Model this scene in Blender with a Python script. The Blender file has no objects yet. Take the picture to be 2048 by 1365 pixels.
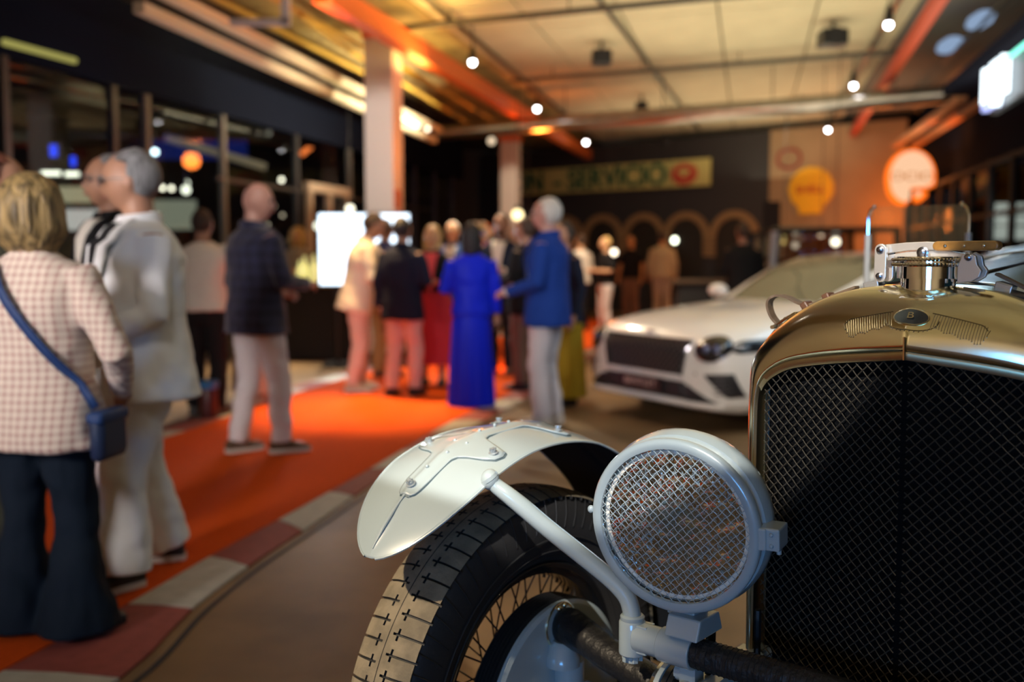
import bpy, bmesh, math, random
from mathutils import Vector, Matrix, Quaternion
from mathutils.bvhtree import BVHTree
PI=math.pi
R=math.radians
rnd=random.Random(7)
C=bpy.context.scene.collection
# ---------------------------------------------------------------- camera, world, lights, exposure
FPX=1991.0; CAMH=1.31; PITCH=math.atan((682.5-515)/FPX)
cam=bpy.data.cameras.new('camera'); camo=bpy.data.objects.new('camera',cam); C.objects.link(camo)
cam.sensor_width=36; cam.lens=36*FPX/2048; cam.clip_start=.05; cam.clip_end=200
camo.location=(0,0,CAMH); camo.rotation_euler=(PI/2-PITCH,0,0)
cam.dof.use_dof=True; cam.dof.focus_distance=1.62; cam.dof.aperture_fstop=2.2
bpy.context.scene.camera=camo
CP,SP=math.cos(PITCH),math.sin(PITCH)
def ray(px,py):
    a=(px-1024)/FPX; b=(682.5-py)/FPX
    return Vector((a,CP+b*SP,-SP+b*CP))
def atz(px,py,z):
    d=ray(px,py); return Vector((0,0,CAMH))+d*((z-CAMH)/d.z)
def aty(px,py,Y):
    d=ray(px,py); return Vector((0,0,CAMH))+d*(Y/d.y)
sc=bpy.context.scene
sc.view_settings.view_transform='Standard'; sc.view_settings.look='None'
sc.view_settings.gamma=1; sc.view_settings.use_curve_mapping=False
sc.view_settings.exposure=0.0
w=bpy.data.worlds.new('World'); sc.world=w; w.use_nodes=True
w.node_tree.nodes['Background'].inputs[0].default_value=(.10,.30,.42,1)
w.node_tree.nodes['Background'].inputs[1].default_value=.035
def light(kind,name,loc,target,energy,color,size=.2,size_y=None,angle=60,blend=.3,spread=None):
    l=bpy.data.lights.new(name,kind); l.energy=energy; l.color=color
    if kind=='AREA':
        l.size=size
        if size_y: l.shape='RECTANGLE'; l.size_y=size_y
        if spread: l.spread=R(spread)
    else: l.shadow_soft_size=size
    if kind=='SPOT': l.spot_size=R(angle); l.spot_blend=blend
    o=bpy.data.objects.new(name,l); C.objects.link(o); o.location=loc
    if target is not None:
        o.rotation_euler=(Vector(target)-Vector(loc)).to_track_quat('-Z','Y').to_euler()
    return o
WARM=(1,.80,.55); AMB=(1,.62,.28); ORG=(1,.22,.03); BLU=(.30,.60,1.0); WHT=(1,.93,.84)
# veteran car: key spot behind the photographer; tyre, radiator and grille spots added
light('SPOT','ceiling_spot_key',(-1.0,-1.7,3.9),(.09,1.792,1.64),1250,WHT,size=.015,angle=18.4,blend=.06)  # narrow cone edge stands in for the photographer's shadow
light('SPOT','ceiling_spot_tyre',(-2.8,-.2,3.8),(-.50,1.78,.52),980,WARM,size=.05,angle=19,blend=.35)
light('SPOT','ceiling_spot_radiator',(.9,-2.2,3.9),(.80,1.42,1.38),60,WHT,size=.03,angle=8,blend=.35)
light('SPOT','ceiling_spot_grille',(2.6,-1.2,3.7),(.92,1.2,.96),60,WARM,size=.03,angle=8,blend=.5)
light('AREA','lit_billboard_fill',(-1.3,-3.6,1.1),(.3,1.7,.8),24,(.10,.42,1),size=1.6,size_y=.9,spread=100)  # added blue fill in place of an unseen screen
light('AREA','lit_shopfront_fill',(-3.6,-1.4,2.6),(-1.75,3.6,1.5),19,(1,.90,.86),size=1.2,size_y=.8,spread=36)  # added fill on the near guests; no shopfront stands there
# carpet and guests
light('SPOT','ceiling_spot_guests',(-.9,.6,3.9),(-1.45,4.0,1.35),75,(1,.97,.95),size=.35,angle=34,blend=.9)  # added to brighten the white suit
light('SPOT','ceiling_spot_carpet',(-1.6,9.6,3.9),(-1.25,8.5,0),2400,(1,.60,.25),size=.10,angle=38,blend=1)
light('SPOT','ceiling_spot_carpet',(-.6,12.2,3.9),(-.3,10.4,0),560,WARM,size=.10,angle=80,blend=.8)
light('SPOT','ceiling_spot_bar',(-2.4,13.0,3.8),(-2.3,10.6,0),1500,WARM,size=.1,angle=75,blend=.7)
light('SPOT','ceiling_spot_gallery',(1.6,15.5,3.8),(1.4,16.5,0),700,WARM,size=.1,angle=90,blend=.8)
light('SPOT','ceiling_spot_coupe',(2.4,4.0,3.9),(2.1,8.6,.7),430,WHT,size=.15,angle=50,blend=.9)
light('SPOT','ceiling_spot_blazer',(-1.4,4.2,3.9),(-.8,8.0,1.3),190,(1,.9,.85),size=.1,angle=40,blend=.8)
light('SPOT','ceiling_spot_far',(4.6,17.5,3.8),(5.2,22.3,2.8),110,WARM,size=.1,angle=95,blend=.8)
light('SPOT','ceiling_spot_floor',(.0,4.4,3.9),(-.2,4.6,0),16,WARM,size=.2,angle=90,blend=1)
light('SPOT','ceiling_spot_behind',(-1.5,-3.5,3.9),(-1.8,-3.2,0),170,AMB,size=.1,angle=100,blend=.8)  # added unseen; lights the surroundings mirrored in the brass
light('SPOT','ceiling_spot_behind',(1.6,-4.5,3.8),(1.5,-7.5,1.6),330,WARM,size=.2,angle=110,blend=.8)
light('SPOT','ceiling_spot_pillar',(-2.3,8.6,3.7),(-1.62,12.4,2.6),330,(1,.93,.85),size=.1,angle=26,blend=.6)  # added to brighten the pillar face
light('SPOT','ceiling_spot_pillar',(.9,18.2,3.7),(0,20.8,2.6),170,WARM,size=.1,angle=26,blend=.6)
light('POINT','orange_flood',(-.9,12.2,2.6),None,14,ORG,size=.1)
light('SPOT','ceiling_spot_behind',(-4.2,-4.2,3.8),(-4.8,-7.5,1.8),260,WARM,size=.2,angle=120,blend=.8)  # added unseen, for the left side of the brass reflection
light('SPOT','ceiling_spot_behind',(-2.9,-1.5,3.8),(-5.2,-.5,1.6),150,WARM,size=.2,angle=110,blend=.8)
# uplighting of the ceiling
def up(x,y,e,c,sx,sy,rz=-13.4,z=3.0):
    o=light('AREA','ceiling_uplight',(x,y,z),None,e,c,size=sx,size_y=sy); o.rotation_euler=(PI,0,R(-rz)); return o
up(-1.0,11.8,50,(1,.62,.18),.3,5.0,z=3.6); up(-1.7,9.0,22,ORG,.3,2.5,z=3.5); up(-1.0,8.2,14,AMB,.4,2.5,z=3.4)
up(3.2,10.0,175,(1,.88,.60),4.5,9.0); up(4.2,18.5,80,(1,.84,.55),4.5,6); up(1.3,4.2,32,(1,.88,.60),3,4); up(1.0,-1.5,24,(1,.88,.60),3,5); up(-3.2,-2.5,22,(1,.88,.60),3,5)  # last two light unseen ceiling, added for the brass to reflect
light('POINT','orange_flood',(.35,17.2,3.1),None,45,ORG,size=.15)
light('POINT','orange_flood',(7.0,18.8,2.0),None,110,ORG,size=.2)
light('SPOT','orange_flood',(5.5,14.3,1.6),(6.75,15.4,3.4),420,ORG,size=.05,angle=24,blend=.8)
light('POINT','orange_floor_glow',(-.3,11.6,.35),None,30,ORG,size=.2)
light('AREA','shop_interior_fill',(-8.0,13.0,3.3),(-8.2,13,0),16,(1,.85,.6),size=3,size_y=5)
light('POINT','blue_flood',(-7.2,10.5,3.0),None,12,(.06,.12,1),size=.3)
light('POINT','blue_flood',(-5.9,16.0,2.9),None,14,(.1,.15,1),size=.3)
# ---------------------------------------------------------------- helpers
MATS={}
def mat(name,col,rough=.5,metal=0,emit=0,ecol=None,coat=0,noise=0,nscale=8,bump=0,bscale=40,spec=.5,trans=0,sheen=0,col2=None):
    if name in MATS: return MATS[name]
    m=bpy.data.materials.new(name); m.use_nodes=True; nt=m.node_tree; b=nt.nodes['Principled BSDF']
    b.inputs['Base Color'].default_value=(*col,1); b.inputs['Roughness'].default_value=rough
    b.inputs['Metallic'].default_value=metal; b.inputs['Specular IOR Level'].default_value=spec
    b.inputs['Coat Weight'].default_value=coat; b.inputs['Coat Roughness'].default_value=.04
    b.inputs['Sheen Weight'].default_value=sheen
    if trans: b.inputs['Transmission Weight'].default_value=trans
    if emit: b.inputs['Emission Color'].default_value=(*(ecol or col),1); b.inputs['Emission Strength'].default_value=emit
    tc=None
    if noise or bump:
        tc=nt.nodes.new('ShaderNodeTexCoord')
    if noise:
        n=nt.nodes.new('ShaderNodeTexNoise'); n.inputs['Scale'].default_value=nscale; n.inputs['Detail'].default_value=6
        nt.links.new(tc.outputs['Object'],n.inputs['Vector'])
        mx=nt.nodes.new('ShaderNodeMix'); mx.data_type='RGBA'
        c2=col2 or tuple(c*(1-noise) for c in col)
        mx.inputs[6].default_value=(*col,1); mx.inputs[7].default_value=(*c2,1)
        r=nt.nodes.new('ShaderNodeMapRange'); r.inputs[1].default_value=.35; r.inputs[2].default_value=.65
        nt.links.new(n.outputs[0],r.inputs[0]); nt.links.new(r.outputs[0],mx.inputs[0]); nt.links.new(mx.outputs[2],b.inputs['Base Color'])
    if bump:
        n=nt.nodes.new('ShaderNodeTexNoise'); n.inputs['Scale'].default_value=bscale; n.inputs['Detail'].default_value=3
        nt.links.new(tc.outputs['Object'],n.inputs['Vector'])
        bp=nt.nodes.new('ShaderNodeBump'); bp.inputs['Strength'].default_value=bump; bp.inputs['Distance'].default_value=.02
        nt.links.new(n.outputs[0],bp.inputs['Height']); nt.links.new(bp.outputs[0],b.inputs['Normal'])
    MATS[name]=m; return m
def streak(m,sc=(55,55,5)):
    nt=m.node_tree; tc=[n for n in nt.nodes if n.type=='TEX_COORD'][0]
    mp=nt.nodes.new('ShaderNodeMapping'); mp.inputs['Scale'].default_value=sc; nt.links.new(tc.outputs['Object'],mp.inputs[0])
    for n in nt.nodes:
        if n.type=='TEX_NOISE': n.inputs['Scale'].default_value=1.0; nt.links.new(mp.outputs[0],n.inputs['Vector'])
    return m
def lensmat(name):
    m=bpy.data.materials.new(name); m.use_nodes=True; nt=m.node_tree
    for n in list(nt.nodes):
        if n.type!='OUTPUT_MATERIAL': nt.nodes.remove(n)
    t=nt.nodes.new('ShaderNodeBsdfTransparent'); r=nt.nodes.new('ShaderNodeBsdfRefraction'); g=nt.nodes.new('ShaderNodeBsdfGlossy')
    r.inputs['IOR'].default_value=1.22; r.inputs['Roughness'].default_value=.02; r.inputs[0].default_value=(.86,.97,1,1); g.inputs['Roughness'].default_value=.03; t.inputs[0].default_value=(.9,.96,.98,1)
    a=nt.nodes.new('ShaderNodeMixShader'); a.inputs[0].default_value=.12; b=nt.nodes.new('ShaderNodeMixShader'); b.inputs[0].default_value=.5
    nt.links.new(r.outputs[0],a.inputs[1]); nt.links.new(g.outputs[0],a.inputs[2]); nt.links.new(a.outputs[0],b.inputs[1]); nt.links.new(t.outputs[0],b.inputs[2]); nt.links.new(b.outputs[0],nt.nodes['Material Output'].inputs[0])
    return m
def emis(name,col,s):
    if name in MATS: return MATS[name]
    m=bpy.data.materials.new(name); m.use_nodes=True; nt=m.node_tree
    for n in list(nt.nodes):
        if n.type!='OUTPUT_MATERIAL': nt.nodes.remove(n)
    e=nt.nodes.new('ShaderNodeEmission'); e.inputs[0].default_value=(*col,1); e.inputs[1].default_value=s
    nt.links.new(e.outputs[0],nt.nodes['Material Output'].inputs[0]); MATS[name]=m; return m
def glassmat(name,tint,gloss,rough=.02):
    if name in MATS: return MATS[name]
    m=bpy.data.materials.new(name); m.use_nodes=True; nt=m.node_tree
    for n in list(nt.nodes):
        if n.type!='OUTPUT_MATERIAL': nt.nodes.remove(n)
    t=nt.nodes.new('ShaderNodeBsdfTransparent'); t.inputs[0].default_value=(*tint,1)
    g=nt.nodes.new('ShaderNodeBsdfGlossy'); g.inputs['Roughness'].default_value=rough; g.inputs[0].default_value=(1,1,1,1)
    mx=nt.nodes.new('ShaderNodeMixShader'); mx.inputs[0].default_value=gloss
    nt.links.new(t.outputs[0],mx.inputs[1]); nt.links.new(g.outputs[0],mx.inputs[2]); nt.links.new(mx.outputs[0],nt.nodes['Material Output'].inputs[0])
    MATS[name]=m; return m
def checkmat(name,base,line,period,width,rough=.9,axes=('X','Z'),soft=0.0):
    """woven check: two sets of stripes in object space (period, stripe width in metres)"""
    m=mat(name,base,rough,bump=.15,bscale=300,sheen=.3); nt=m.node_tree; b=nt.nodes['Principled BSDF']
    tc=[n for n in nt.nodes if n.type=='TEX_COORD'][0]; sp=nt.nodes.new('ShaderNodeSeparateXYZ'); nt.links.new(tc.outputs['Object'],sp.inputs[0])
    outs=[]
    for ax in axes:
        d=nt.nodes.new('ShaderNodeMath'); d.operation='DIVIDE'; d.inputs[1].default_value=period
        fr=nt.nodes.new('ShaderNodeMath'); fr.operation='FRACT'; lt=nt.nodes.new('ShaderNodeMath'); lt.operation='LESS_THAN'; lt.inputs[1].default_value=width/period
        nt.links.new(sp.outputs[ax],d.inputs[0]); nt.links.new(d.outputs[0],fr.inputs[0]); nt.links.new(fr.outputs[0],lt.inputs[0]); outs.append(lt)
    ad=nt.nodes.new('ShaderNodeMath'); ad.operation='ADD'; nt.links.new(outs[0].outputs[0],ad.inputs[0]); nt.links.new(outs[1].outputs[0],ad.inputs[1])
    ml=nt.nodes.new('ShaderNodeMath'); ml.operation='MULTIPLY'; ml.inputs[1].default_value=.5; nt.links.new(ad.outputs[0],ml.inputs[0])
    mx=nt.nodes.new('ShaderNodeMix'); mx.data_type='RGBA'; mx.inputs[6].default_value=(*base,1); mx.inputs[7].default_value=(*line,1)
    nt.links.new(ml.outputs[0],mx.inputs[0]); nt.links.new(mx.outputs[2],b.inputs['Base Color']); return m
def tag(o,label=None,cat=None,group=None,kind=None):
    if label: o['label']=label
    if cat: o['category']=cat
    if group: o['group']=group
    if kind: o['kind']=kind
    return o
def link(name,me,m=None,parent=None,smooth=True,loc=None,rz=None,kind=None):
    o=bpy.data.objects.new(name,me); C.objects.link(o)
    if m is not None:
        for q in (m if isinstance(m,(list,tuple)) else [m]): me.materials.append(q)
    if parent is not None: o.parent=parent
    if loc is not None: o.location=loc
    if rz is not None: o.rotation_euler=(0,0,rz)
    if kind: o['kind']=kind
    return o
def empty(name,loc=(0,0,0),rz=0,parent=None):
    o=bpy.data.objects.new(name,None); C.objects.link(o); o.location=loc; o.rotation_euler=(0,0,rz); o.empty_display_size=.1
    if parent is not None: o.parent=parent
    return o
def frame(d,up=Vector((0,0,1))):
    d=Vector(d).normalized()
    if abs(d.dot(up))>.98: up=Vector((0,1,0))
    x=up.cross(d).normalized(); y=d.cross(x); return x,y,d
class MB:
    def __init__(s): s.v=[]; s.f=[]; s.mi=[]; s.cur=0; s.M=Matrix.Identity(4)
    def av(s,p): s.v.append(tuple(s.M@Vector(p))); return len(s.v)-1
    def af(s,f): s.f.append(tuple(f)); s.mi.append(s.cur)
    def box(s,c,sz,rz=0,ax=None):
        c=Vector(c); X,Y,Z=ax if ax else (Vector((math.cos(rz),math.sin(rz),0)),Vector((-math.sin(rz),math.cos(rz),0)),Vector((0,0,1)))
        i=[s.av(c+X*(a*sz[0]/2)+Y*(b*sz[1]/2)+Z*(d*sz[2]/2)) for a in(-1,1) for b in(-1,1) for d in(-1,1)]
        for f in ((0,1,3,2),(4,6,7,5),(0,4,5,1),(2,3,7,6),(0,2,6,4),(1,5,7,3)): s.af([i[k] for k in f])
        return s
    def ring(s,c,x,y,rx,ry,n,ph=0,sq=2):
        out=[]
        for k in range(n):
            t=2*PI*k/n+ph; ct,st=math.cos(t),math.sin(t)
            if sq!=2:
                ct=math.copysign(abs(ct)**(2/sq),ct); st=math.copysign(abs(st)**(2/sq),st)
            out.append(s.av(c+x*(rx*ct)+y*(ry*st)))
        return out
    def bridge(s,a,b):
        n=len(a)
        for k in range(n): s.af((a[k],a[(k+1)%n],b[(k+1)%n],b[k]))
    def tube(s,pts,r,n=10,caps=True,flat=1.0,closed=False,up=Vector((0,0,1))):
        pts=[Vector(p) for p in pts]; N=len(pts)
        rs=r if isinstance(r,(list,tuple)) else [r]*N
        rings=[]; x=None
        for i,p in enumerate(pts):
            d=(pts[(i+1)%N]-pts[i-1]) if closed else (pts[min(i+1,N-1)]-pts[max(i-1,0)])
            d.normalize()
            if x is None: x,y,_=frame(d,up)
            else:
                x=(x-d*x.dot(d)); x=x.normalized() if x.length>1e-6 else frame(d,up)[0]; y=d.cross(x)
            rings.append(s.ring(p,x,y,rs[i],rs[i]*flat,n))
        for i in range(N-1): s.bridge(rings[i],rings[i+1])
        if closed: s.bridge(rings[-1],rings[0])
        elif caps: s.af(rings[0][::-1]); s.af(rings[-1])
        return s
    def lathe(s,prof,c,axis,n=32,caps=True,up=Vector((0,0,1))):
        c=Vector(c); x,y,d=frame(axis,up); rr=[s.ring(c+d*h,x,y,max(r,1e-5),max(r,1e-5),n) for r,h in prof]
        for i in range(len(rr)-1): s.bridge(rr[i],rr[i+1])
        if caps: s.af(rr[0][::-1]); s.af(rr[-1])
        return s
    def sphere(s,c,r,n=16,m=10,fn=None):
        c=Vector(c); rr=r if isinstance(r,(tuple,list)) else (r,r,r); rings=[]
        for j in range(m+1):
            ph=PI*j/m; row=[]
            for k in range(n):
                t=2*PI*k/n; d=Vector((math.sin(ph)*math.cos(t),math.sin(ph)*math.sin(t),math.cos(ph)))
                if j in(0,m) and k>0: row.append(row[0]); continue
                p=Vector((d.x*rr[0],d.y*rr[1],d.z*rr[2]))
                if fn: p=fn(d,p)
                row.append(s.av(c+p))
            rings.append(row)
        for j in range(m):
            for k in range(n):
                a,b,cc,dd=rings[j][k],rings[j][(k+1)%n],rings[j+1][(k+1)%n],rings[j+1][k]
                if j==0: s.af((a,dd,cc))
                elif j==m-1: s.af((a,dd,b))
                else: s.af((a,dd,cc,b))
        return s
    def prism(s,poly,o,x,y,z,h):
        """extrude 2d polygon (in x,y frame at origin o) by h along z"""
        o=Vector(o); a=[s.av(o+x*p[0]+y*p[1]) for p in poly]; b=[s.av(o+x*p[0]+y*p[1]+z*h) for p in poly]
        s.af(a[::-1]); s.af(b); s.bridge(a,b); return s
    def grid(s,fn,nu,nv,closeu=False):
        I=[[s.av(fn(i/nu,j/nv)) for j in range(nv+1)] for i in range(nu+(0 if closeu else 1))]
        for i in range(nu):
            for j in range(nv):
                i2=(i+1)%len(I); s.af((I[i][j],I[i2][j],I[i2][j+1],I[i][j+1]))
        return s
    def mesh(s,name,smooth=True):
        me=bpy.data.meshes.new(name); me.from_pydata(s.v,[],s.f)
        if any(s.mi): me.polygons.foreach_set('material_index',s.mi)
        if smooth: me.polygons.foreach_set('use_smooth',[True]*len(s.f))
        me.validate(); me.update(); return me
    def build(s,name,m,parent=None,smooth=True,bevel=0,sub=0,solid=0,auto=None,**k):
        me=s.mesh(name,smooth)
        o=link(name,me,m,parent,**k)
        if solid: q=o.modifiers.new('solid','SOLIDIFY'); q.thickness=solid; q.offset=0
        if bevel: q=o.modifiers.new('bevel','BEVEL'); q.width=bevel; q.segments=2; q.limit_method='ANGLE'; q.angle_limit=R(40)
        if sub: q=o.modifiers.new('sub','SUBSURF'); q.levels=sub; q.render_levels=sub
        if smooth:
            bm=bmesh.new(); bm.from_mesh(me); ang=R(auto or 38)
            for e in bm.edges:
                if len(e.link_faces)==2 and e.calc_face_angle(0)>ang: e.smooth=False
            bm.to_mesh(me); bm.free()
        return o
V=Vector
def lerp(a,b,t): return a+(b-a)*t
def interp(tab,x):
    if x<=tab[0][0]: return tab[0][1:]
    for p,q in zip(tab,tab[1:]):
        if x<=q[0]:
            t=(x-p[0])/(q[0]-p[0]); t2=t
            return tuple(lerp(a,b,t2) for a,b in zip(p[1:],q[1:]))
    return tab[-1][1:]
def smooth_pts(P,n=6):
    P=[Vector(p) for p in P]; out=[]
    for i in range(len(P)-1):
        p0,p1,p2,p3=P[max(i-1,0)],P[i],P[i+1],P[min(i+2,len(P)-1)]
        for k in range(n):
            t=k/n; out.append(.5*((2*p1)+(p2-p0)*t+(2*p0-5*p1+4*p2-p3)*t*t+(3*p1-p0-3*p2+p3)*t**3))
    out.append(P[-1]); return out
def text(name,body,size,m,parent,loc,rot,depth=.01,align='CENTER',sx=1,sh=None):
    c=bpy.data.curves.new(name,'FONT'); c.body=body; c.size=size; c.extrude=depth; c.align_x=align; c.align_y='CENTER'; c.offset=sh or 0
    t=bpy.data.objects.new('tmp_text',c); C.objects.link(t); bpy.context.view_layer.update()
    me=bpy.data.meshes.new_from_object(t.evaluated_get(bpy.context.evaluated_depsgraph_get())); bpy.data.objects.remove(t); me.materials.clear(); me.materials.append(m)
    o=bpy.data.objects.new(name,me); C.objects.link(o); o.parent=parent; o.location=loc
    if isinstance(rot,Matrix): o.rotation_euler=rot.to_euler()
    else: o.rotation_euler=rot
    o.scale=(sx,1,1); return o
BX=V((.232,.973,0)).normalized(); CX=V((.923,-.384,0)).normalized()   # building axes
# ---------------------------------------------------------------- the hall
conc=mat('polished_concrete',(.21,.13,.06),.5,noise=.5,nscale=1.6,bump=.08,bscale=9,spec=.3)
kred=mat('kerb_red',(.26,.055,.045),.75,noise=.2,nscale=20); kwhite=mat('kerb_white',(.42,.41,.36),.7,noise=.15,nscale=14)
carpm=mat('orange_carpet',(.66,.085,.008),.95,bump=.5,bscale=260,noise=.12,nscale=60,spec=.1)
dark=mat('dark_metal',(.012,.013,.016),.35,spec=.4); darkm=mat('dark_matt',(.015,.016,.02),.8)
steelm=mat('galvanised_steel',(.55,.55,.53),.3,metal=1,noise=.2,nscale=5)
whitep=mat('white_plaster',(.72,.68,.64),.8,bump=.1,bscale=30)
m=MB(); m.box((2,11,-.1),(30,44,.2)); fl=m.build('floor',conc,smooth=False,kind='structure'); fl['label']='brown polished concrete floor of the hall'
# thin saw-cut joint that follows the kerb
cr=[V((-1.61,3.04,0)),V((-1.45,3.65,0)),V((-1.31,4.3,0)),V((-1.12,5.04,0)),V((-.86,6.14,0)),V((-.47,7.9,0)),V((-.17,8.9,0)),V((.10,10.0,0)),V((.72,12.6,0)),V((1.75,16.6,0)),V((3.1,20.5,0))]
cr=[V((-4.6,-2.4,0)),V((-3.6,-1.0,0)),V((-2.7,.2,0)),V((-2.1,1.3,0)),V((-1.78,2.3,0))]+cr
cl=[V((-5.15,-1.2,0)),V((-4.9,.3,0)),V((-4.5,1.0,0)),V((-4.2,1.7,0)),V((-3.9,2.3,0)),V((-3.7,3.04,0)),V((-3.5,3.65,0)),V((-3.3,4.3,0)),V((-3.05,5.04,0)),V((-2.75,6.14,0)),V((-2.4,7.6,0)),V((-2.18,9.0,0)),V((-1.85,10.4,0)),V((-1.15,13.0,0)),V((.0,17.1,0)),V((1.4,21.2,0))]
ko=[V((-4.3,-2.6,0)),V((-3.3,-1.2,0)),V((-2.4,0,0)),V((-1.8,1.2,0)),V((-1.47,2.3,0)),V((-1.22,2.98,0)),V((-1.19,3.6,0)),V((-1.11,4.15,0)),V((-.96,4.85,0)),V((-.70,6.14,0)),V((-.22,7.9,0)),V((.06,8.9,0)),V((.32,10.0,0)),V((.95,12.6,0)),V((2.0,16.6,0)),V((3.3,20.4,0))]
CR=smooth_pts(cr,6); CL=smooth_pts(cl,6); KO=smooth_pts(ko,6)
m=MB(); a=[(m.av((p.x,p.y,.012)),m.av((q.x,q.y,.012)),m.av((p.x,p.y,.0)),m.av((q.x,q.y,.0))) for p,q in zip(CL,CR)]
for s,t in zip(a,a[1:]): m.af((s[0],s[1],t[1],t[0])); m.af((s[2],s[0],t[0],t[2])); m.af((s[1],s[3],t[3],t[1]))
tag(m.build('carpet',carpm,smooth=False),'orange carpet curving past the guests like a race track','carpet')
kerb=empty('kerb',(0,0,0)); tag(kerb,'red and white painted race-track kerb edging the right side of the carpet','kerb')
kerb2=empty('kerb',(0,0,0)); tag(kerb2,'white and red painted kerb along the left side of the carpet by the bar','kerb')
def kerbs(inner,outer,par,L=.62,gap=.004):
    acc=0;i0=0;k=0
    S=[0]
    for p,q in zip(inner,inner[1:]): S.append(S[-1]+(q-p).length)
    def at(arr,s):
        for i in range(len(S)-1):
            if s<=S[i+1]: t=(s-S[i])/(S[i+1]-S[i]); return arr[i].lerp(arr[i+1],t)
        return arr[-1]
    s=.1
    while s+L<S[-1]:
        m=MB(); r=[]
        for j in range(4):
            ss=s+gap+(L-2*gap)*j/3; p=at(inner,ss); q=at(outer,ss); mid=p.lerp(q,.5)
            r.append([m.av((p.x,p.y,0)),m.av((p.x,p.y,.008)),m.av((mid.x,mid.y,.014)),m.av((q.x,q.y,.010)),m.av((q.x,q.y,0))])
        for g,h in zip(r,r[1:]):
            for c in range(4): m.af((g[c],g[c+1],h[c+1],h[c]))
        m.af(r[0][::-1]); m.af(r[-1])
        m.build('kerb_block',kwhite if k%2 else kred,par,smooth=False); s+=L; k+=1
kerbs(CR,KO,kerb)
KL=[p+(p-q).normalized()*.26 for p,q in zip(CL,CR)]
kerbs(KL,CL,kerb2)
m=MB(); J=[q+(q-p).normalized()*.045 for p,q in zip(CR,KO)]
aa=[(m.av((p.x,p.y,.002)),m.av((p.x+.022,p.y,.002))) for p in J]
for s,t in zip(aa,aa[1:]): m.af((s[0],s[1],t[1],t[0]))
m.build('drain_joint',darkm,fl,smooth=False)
# ceiling
ceilm=mat('ceiling_panel',(.58,.53,.36),.85,noise=.10,nscale=3)
nt=ceilm.node_tree
bsdf=nt.nodes['Principled BSDF']; tc=[n for n in nt.nodes if n.type=='TEX_COORD'][0]
wv=nt.nodes.new('ShaderNodeTexWave'); wv.bands_direction='Y'; wv.inputs['Scale'].default_value=2.2; wv.inputs['Distortion'].default_value=0
bp=nt.nodes.new('ShaderNodeBump'); bp.inputs['Strength'].default_value=.6; bp.inputs['Distance'].default_value=.03
nt.links.new(tc.outputs['Object'],wv.inputs['Vector']); nt.links.new(wv.outputs[1],bp.inputs['Height']); nt.links.new(bp.outputs[0],bsdf.inputs['Normal'])
m=MB(); m.box((2,11,4.32),(30,44,.12)); ce=m.build('ceiling',darkm,smooth=False,kind='structure'); ce['label']='flat slab over the hall hung with pale panels'
ang=math.atan2(-BX.x,BX.y)
org=V((-1.55,9.6,0))   # left beam line passes here
def bc(a,b,z): return org+CX*a+BX*b+V((0,0,z))     # a across (right +), b along
pm=None
for ia in range(-6,8):
    for ib in range(-5,6):
        if ia<0 and ib<-1: pass
        c0=bc(ia*1.12+.012,ib*3.6+.012,4.16); c1=bc((ia+1)*1.12-.012,ib*3.6+.012,4.16); c2=bc((ia+1)*1.12-.012,(ib+1)*3.6-.012,4.16); c3=bc(ia*1.12+.012,(ib+1)*3.6-.012,4.16)
        m=MB(); lo=[m.av(c-c0) for c in (c0,c1,c2,c3)]; hi=[m.av(c-c0+V((0,0,.1))) for c in (c0,c1,c2,c3)]
        m.af(lo[::-1]); m.af(hi); m.bridge(lo,hi)
        if ia<-2: mm=mat('dark_panel',(.03,.03,.03),.8)  # dark colour carries the shade over the interior
        elif ia>4: mm=mat('shaded_panel',(.13,.13,.12),.8)  # darker panel colour stands in for shade right of the beam
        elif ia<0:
            mm=mat('lit_corrugated_panel',(.50,.40,.16),.7,noise=.5,nscale=2.5)  # yellow of the uplit ceiling is put into this colour
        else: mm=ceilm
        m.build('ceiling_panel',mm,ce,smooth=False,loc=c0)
# cross pipes, tracks, beams
def pipe(name,p,q,r,m_,label,cat,group=None,sq=False,hang=0):
    b=MB(); p,q=V(p),V(q)
    if sq:
        x,y,d=frame(q-p); b.box((p+q)/2,(sq[0],sq[1],(q-p).length),ax=(x,y,d))
    else: b.tube([p,q],r,10)
    o=b.build(name,m_,smooth=not sq); tag(o,label,cat,group)
    if hang:
        for k in range(hang):
            c=p.lerp(q,(k+.5)/hang); hb=MB(); hb.tube([c,V((c.x,c.y,4.2))],.008,6); hb.build('hanger_rod',dark,o)
    return o
pb=mat('painted_pipe',(.06,.055,.045),.5)
ext=lambda p,q,s:(p-(q-p)*s,q+(q-p)*s)
a,b=atz(790,57,4.0),atz(1500,-12,4.0); a,b=ext(a,b,.0); pipe('sprinkler_pipe',a,b+(b-a)*.4,.035,pb,'thin dark pipe crossing under the near part of the ceiling','pipe',hang=4)
a,b=atz(1020,162,4.0),atz(1800,103,4.0); pipe('sprinkler_pipe',a,b,.035,pb,'grey-green pipe crossing the ceiling behind the two black speakers','pipe',hang=4)
a,b=atz(1230,292,4.0),atz(1690,255,4.0); pipe('sprinkler_pipe',a,b,.035,pb,'pipe crossing under the ceiling beyond the silver duct','pipe',hang=4)
a,b=atz(872,266,3.55),atz(1925,186,3.55); du=pipe('air_duct',a,b,.13,steelm,'long silver round duct crossing the hall from the pillars to the right side','duct',hang=5)
for t in (.15,.35,.55,.75,.93):
    c=a.lerp(b,t); q=MB(); q.lathe([(.131,-.02),(.142,-.02),(.142,.02),(.131,.02)],c,(b-a),20,caps=False); q.build('duct_collar',steelm,du)
a,b=atz(1240,318,3.9),atz(1688,287,3.9); pipe('roof_beam',a,b,.1,mat('cream_beam',(.6,.5,.36),.6),'cream flat beam at the far end of the ceiling','beam',sq=(.22,.16))
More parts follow.
